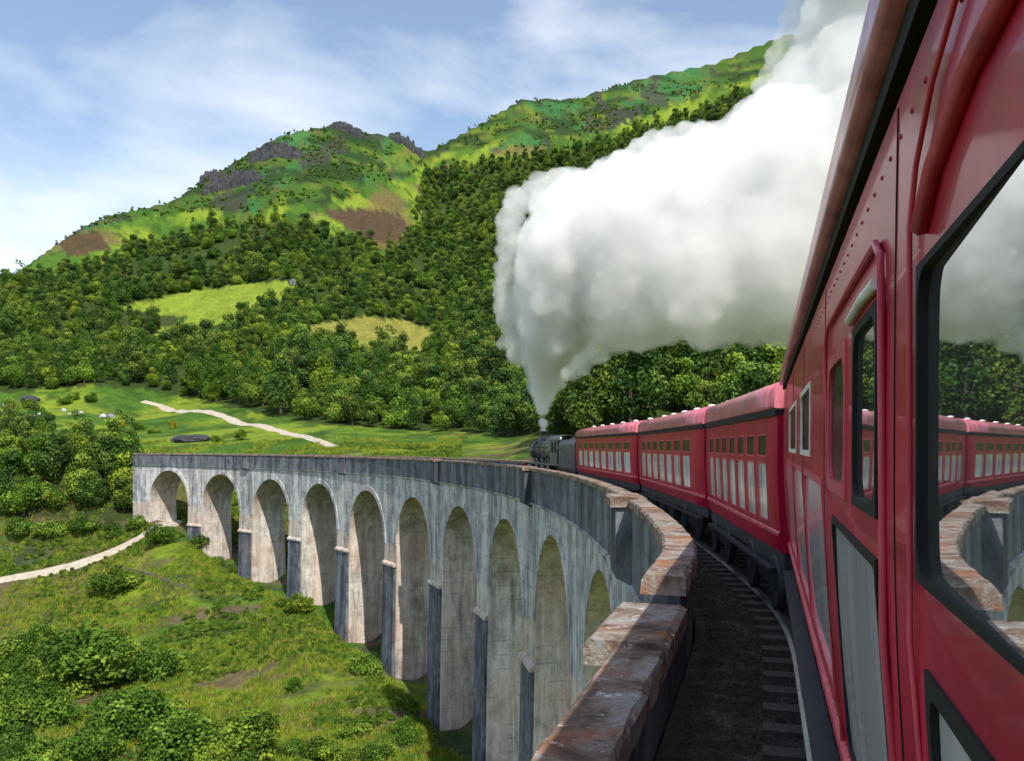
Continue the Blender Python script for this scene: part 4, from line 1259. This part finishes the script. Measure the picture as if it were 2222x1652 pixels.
# shrubs in the valley, front first
FB = [(215,1500,112,"largest rounded shrub of the lower left thicket"),(330,1478,72,"light green shrub at the right shoulder of the lower left thicket"),(55,1560,98,"big shrub by the picture's left edge in the lower left thicket"),(640,1500,30,"lone low shrub on the turf below the third and fourth arches")]
gb = random.Random(77)
for k in range(46):
    t = gb.random()
    FB.append((gb.uniform(-20, 540), gb.uniform(1420, 1735), gb.uniform(60, 115)*(0.6 + 0.4*t), None))
for k in range(14):
    FB.append((gb.uniform(520, 880), gb.uniform(1560, 1730), gb.uniform(30, 58), None))
for a, b, r_ in ((30,1440,66),(130,1435,60),(240,1400,44),(90,1385,36),(880,1600,36),(520,1480,28),(430,1440,30)): FB.append((a, b, r_, None))
for k, (a, b, r_, l) in enumerate(FB):
    if l is None and a > 300 and b < 1480 - (a-300)*(-0.4) and a < 540: continue
    bush_at(a, b, r_, l or ("rounded green shrub among the thicket in the lower left corner" if a < 530 else "low green shrub on the valley turf at the bottom edge"), "shrubs in the lower left corner" if a < 530 else "low shrubs at the bottom edge", k)
bush_at(792, 1462, 48, "bushy green shrub growing against the foot of a viaduct pier", None, 1)
bush_at(245, 1290, 62, "broad pale green shrub just below the lower track", None, 2)
bush_at(655, 1336, 42, "bright green shrub at the pier foot under the fourth arch from the left", None, 0)
bush_at(350, 1185, 40, "dark shrub beside the track where it goes under the first arch", None, 0)
for k, (a, b, r_) in enumerate([(40,1170,40),(110,1165,44),(180,1160,40),(250,1165,36),(300,1150,30)]):
    bush_at(a, b, r_, "low green shrub on the bank above the lower track, " + (ORD[k] if k < 4 else "rightmost") + " of five", "shrubs on the left bank", k)
for k, (a, b, r_) in enumerate([(430,1190,26),(470,1225,24),(500,1245,20),(560,1290,20),(610,1320,18)]):
    bush_at(a, b, r_, "little shrub at the feet of the far piers, " + (ORD[k] if k < 4 else "rightmost") + " of five", "shrubs at the far piers", k)
for k, (a, b) in enumerate([(60,890),(90,905),(140,880),(160,870),(200,875),(300,935),(335,940),(470,960),(520,955)]):
    bush_at(a, b, 18, "small shrub in the grass field above the viaduct, " + ORD[k] + " of nine", "shrubs on the field above the far end", k, 200)
for k, (a, b, l) in enumerate([(265,930,"yellow gorse bush nearest the boulders above the far end"), (287,946,"yellow gorse bush just above the viaduct's far end"), (375,930,"yellow gorse bush right below the pale hillside track")]):
    bush_at(a, b, 11, l, None, 0, 200, GORSE, "gorse", "gorse_bush")

# low growth and grass: nobody could count it
def sector(n, r0, r1, seed, p0=-0.60, p1=0.06):
    q = np.random.default_rng(seed)
    r_ = np.sqrt(q.uniform(r0**2, r1**2, n)); ph = q.uniform(p0, p1, n)
    x, y = r_*np.sin(ph), r_*np.cos(ph)
    h = ground_h(x, y); px, py = project(x, y, h)
    return x, y, h, px, py, q
def near_line(x, y, dist):
    m = np.zeros(len(x), bool)
    for s_ in np.arange(0, 262, 3):
        q = P(s_, -1.8); m |= np.hypot(x-q[0], y-q[1]) < dist
    for L_, w_ in PATHS:
        for q in L_[::2]: m |= np.hypot(x-q[0], y-q[1]) < w_*0.5 + 0.1
    return m
x, y, h, px, py, q = sector(26000, 75, 215, 51)
ok = (fbm(x/13, y/13, 3) > 0.50) & (~near_line(x, y, 5.0)) & (px < 1000) & (q.random(len(x)) < 0.55)
sx, sy, sh = x[ok], y[ok], h[ok]
scatter("bracken", np.stack([sx, sy, sh], 1), q.uniform(0.25, 0.85, len(sx)), q.integers(0, 3, len(sx)), BUSH, "low bracken and rough growth over the valley floor", "bracken")
x, y, h, px, py, q = sector(60000, 240, 1200, 52, -0.60, 0.35)
upm = inpoly(px, py, UPPER)
ok = upm & (fbm(x/22+8, y/22+3, 4) > 0.53) & (q.random(len(x)) < 0.6)
scatter("heath_scrub", np.stack([x[ok], y[ok], h[ok]], 1), 0.5 + 2.2*q.random(ok.sum())**2, q.integers(0, 3, ok.sum()), BUSH, "heather and scrub tufts over the upper hillside", "scrub")
def tuft_mesh():
    r_ = random.Random(9); V, Fq = [], []
    for k in range(26):
        a = r_.uniform(0, 6.28); d = r_.uniform(0, 0.5); hh = r_.uniform(0.25, 0.7); w = 0.035
        bx, by = d*math.cos(a), d*math.sin(a); l = r_.uniform(-0.25, 0.25); l2 = r_.uniform(-0.25, 0.25); t = r_.uniform(0, 3.14)
        o_ = len(V)
        V += [(bx-w*math.cos(t), by-w*math.sin(t), -0.05), (bx+w*math.cos(t), by+w*math.sin(t), -0.05), (bx+l, by+l2, hh)]
        Fq.append((o_, o_+1, o_+2))
    me = bpy.data.meshes.new("tuft"); me.from_pydata(V, [], Fq)
    m, nt, b = nodes_of("grass_blades")
    oi = nt.nodes.new("ShaderNodeObjectInfo")
    nt.links.new(ramp(nt, oi.outputs["Random"], [(0, (0.06, 0.13, 0.012)), (0.5, (0.16, 0.24, 0.02)), (0.85, (0.28, 0.30, 0.03)), (1, (0.22, 0.15, 0.05))]), b.inputs["Base Color"])
    b.inputs["Roughness"].default_value = 0.8; b.inputs["Specular IOR Level"].default_value = 0.15
    me.materials.append(m); return me
TUFT = tuft_mesh()
x, y, h, px, py, q = sector(56000, 78, 270, 53)
ok = (~near_line(x, y, 4.2)) & (px < 1000) & (fbm(x/8+4, y/8+1, 3) > 0.42 + 0.2*np.clip((y-190)/70, 0, 1)) & ((px < 400) | (y < 200 + 40*q.random(len(x))))
scatter("rough_grass", np.stack([x[ok], y[ok], h[ok]], 1), q.uniform(0.6, 1.5, ok.sum()), np.zeros(ok.sum(), int), [TUFT], "rough green grass over the valley floor", "grass")

# ------------------------------------------------------------------ crags, boulders and the hut
def rock_mesh(seed, sub=3, strata=False):
    bm = bmesh.new()
    bmesh.ops.create_icosphere(bm, subdivisions=sub, radius=1.0)
    g_ = random.Random(seed)
    ox, oy = g_.uniform(0, 50), g_.uniform(0, 50)
    for v in bm.verts:
        c = v.co
        n_ = float(fbm(np.array(c.x*1.6+ox+c.z), np.array(c.y*1.6+oy-c.z*0.7), 4)) - 0.5
        f = 1 + 0.75*n_
        if strata:
            col = float(vnoise(np.array(c.x*7+ox), np.array(c.y*7+oy))) - 0.5
            f += 0.38*col
        v.co = Vector((c.x*f, c.y*f, max(c.z*f, -0.35) if not strata else math.copysign(min(abs(c.z*1.5), 0.85), c.z)*f))
    me = bpy.data.meshes.new("rock"); bm.to_mesh(me); bm.free()
    return me
def crag_at(px, py, wpx, hpx, label, seed):
    """a broken cliff band: leaning columns of rock standing out of the hillside"""
    g_ = random.Random(seed)
    x, y, z = ground_at(px, py, 400)
    w, hh = wpx/FPX*y, hpx/FPX*y
    mb = MB()
    n = max(7, int(w/2.6))
    for k in range(n):
        for row in range(2):
            t = (k + g_.uniform(0.1, 0.9))/n - 0.5
            cx, cyy = t*w, g_.uniform(-2.5, 2.5) + row*5
            gz = float(ground_h(x + cx, y + cyy)) - z
            top = gz + hh*(0.35 + 0.55*(1 - (2*t)**2))*g_.uniform(0.45, 1.0)
            a = g_.uniform(1.2, 2.6)*w/(n*2.0); b = g_.uniform(1.5, 3.5); lean = g_.uniform(-0.8, 0.8); rot = g_.uniform(-0.5, 0.5)
            ring_ = []
            for f, zz in ((1.15, gz - 6), (1.05, gz + (top-gz)*0.5), (g_.uniform(0.6, 0.9), top)):
                ring_.append([(cx + lean*(zz-gz)/hh + (q[0]*math.cos(rot) - q[1]*math.sin(rot))*f + g_.uniform(-.3, .3), cyy + (q[0]*math.sin(rot) + q[1]*math.cos(rot))*f, zz + g_.uniform(-.5, .5)) for q in ((-a, -b), (0, -b*1.2), (a, -b), (a, b), (-a, b))])
            mb.grid(ring_, False, True); mb.face(ring_[-1])
    o = mb.build("rock_crag", MAT['rock_dark'])
    o.location = (x, y, z)
    return tag(o, label, "crag")
def rock_at(px, py, wpx, hpx, label, mat, seed, start=200, strata=False, group=None, cat="boulder", name="boulder", depth=0.8):
    x, y, z = ground_at(px, py, start)
    me = rock_mesh(seed, 4 if strata else 3, strata); me.materials.append(mat)
    o = obj(name, me)
    w, hh = wpx/2/FPX*y, hpx/FPX*y
    o.location = (x, y, z + hh*0.15); o.scale = (w, w*depth, hh*0.62); o.rotation_euler = (0, 0, random.uniform(-0.4, 0.4))
    return tag(o, label, cat, group)
for k, (a, b, w, hh, l) in enumerate([(596,342,112,34,"dark rock crag just left of the summit under the skyline"), (505,405,118,34,"long dark rock crag on the hill's left shoulder"), (374,434,40,26,"small dark rock knob on the left skyline of the hill"), (752,284,64,16,"rocky cap on the summit of the hill"), (880,316,70,20,"dark rocks on the skyline beside the saddle"), (455,392,36,22,"small crag at the upper left edge of the hill")]):
    crag_at(a, b, w, hh, l, 40+k)
for k, (a, b, w, hh, l) in enumerate([(72,908,16,10,"pale grey boulder at the left of the close pair in the field"), (88,906,15,13,"tallest pale boulder of the close pair in the field"), (105,908,13,7,"flat pale boulder right of the close pair"), (138,894,11,9,"pale boulder under the round shrubs in the field"), (151,900,9,5,"smallest pale boulder in the field"), (173,899,16,8,"slanting pale boulder in the middle of the field"), (224,908,17,11,"pale boulder touching the grey one in the field"), (8,882,8,6,"pale boulder at the picture's left edge"), (24,880,8,5,"second pale boulder from the picture's left edge")]):
    rock_at(a, b, w, hh, l, MAT['rock_pale'], 60+k, 215, False, "boulders in the field above the far end")
for k, (a, b, w, hh, l) in enumerate([(241,908,22,13,"mid grey boulder touching a pale one in the field"), (66,872,46,16,"large dark rock at the left above the boulders"), (415,958,80,20,"long dark rock just above the parapet of the far end")]):
    rock_at(a, b, w, hh, l, MAT['rock'] if k == 0 else MAT['rock_dark'], 80+k, 215, False, "boulders in the field above the far end")
x, y, z = ground_at(634, 616, 230)
hut = tag(empty("field_hut", (x, y, z), 0.5), "tiny white-roofed hut at the top corner of the yellow meadow", "hut")
mb = MB(); mb.prism([(-2.2, -1.2), (2.2, -1.2), (2.2, 2.0), (0, 3.6), (-2.2, 2.0)], -2.6, 2.6); mb.build("wall", MAT['rock'], hut)
mb = MB()
for sg in (1, -1): mb.grid([[(0, -2.9, 3.75), (0, 2.9, 3.75)], [(sg*2.6, -2.9, 1.85), (sg*2.6, 2.9, 1.85)]], False)
mb.build("roof", MAT['white'], hut)
mb = MB(); mb.box(-0.5, 0.5, -2.64, -2.6, 0.0, 1.8); mb.build("door", MAT['wood'], hut)
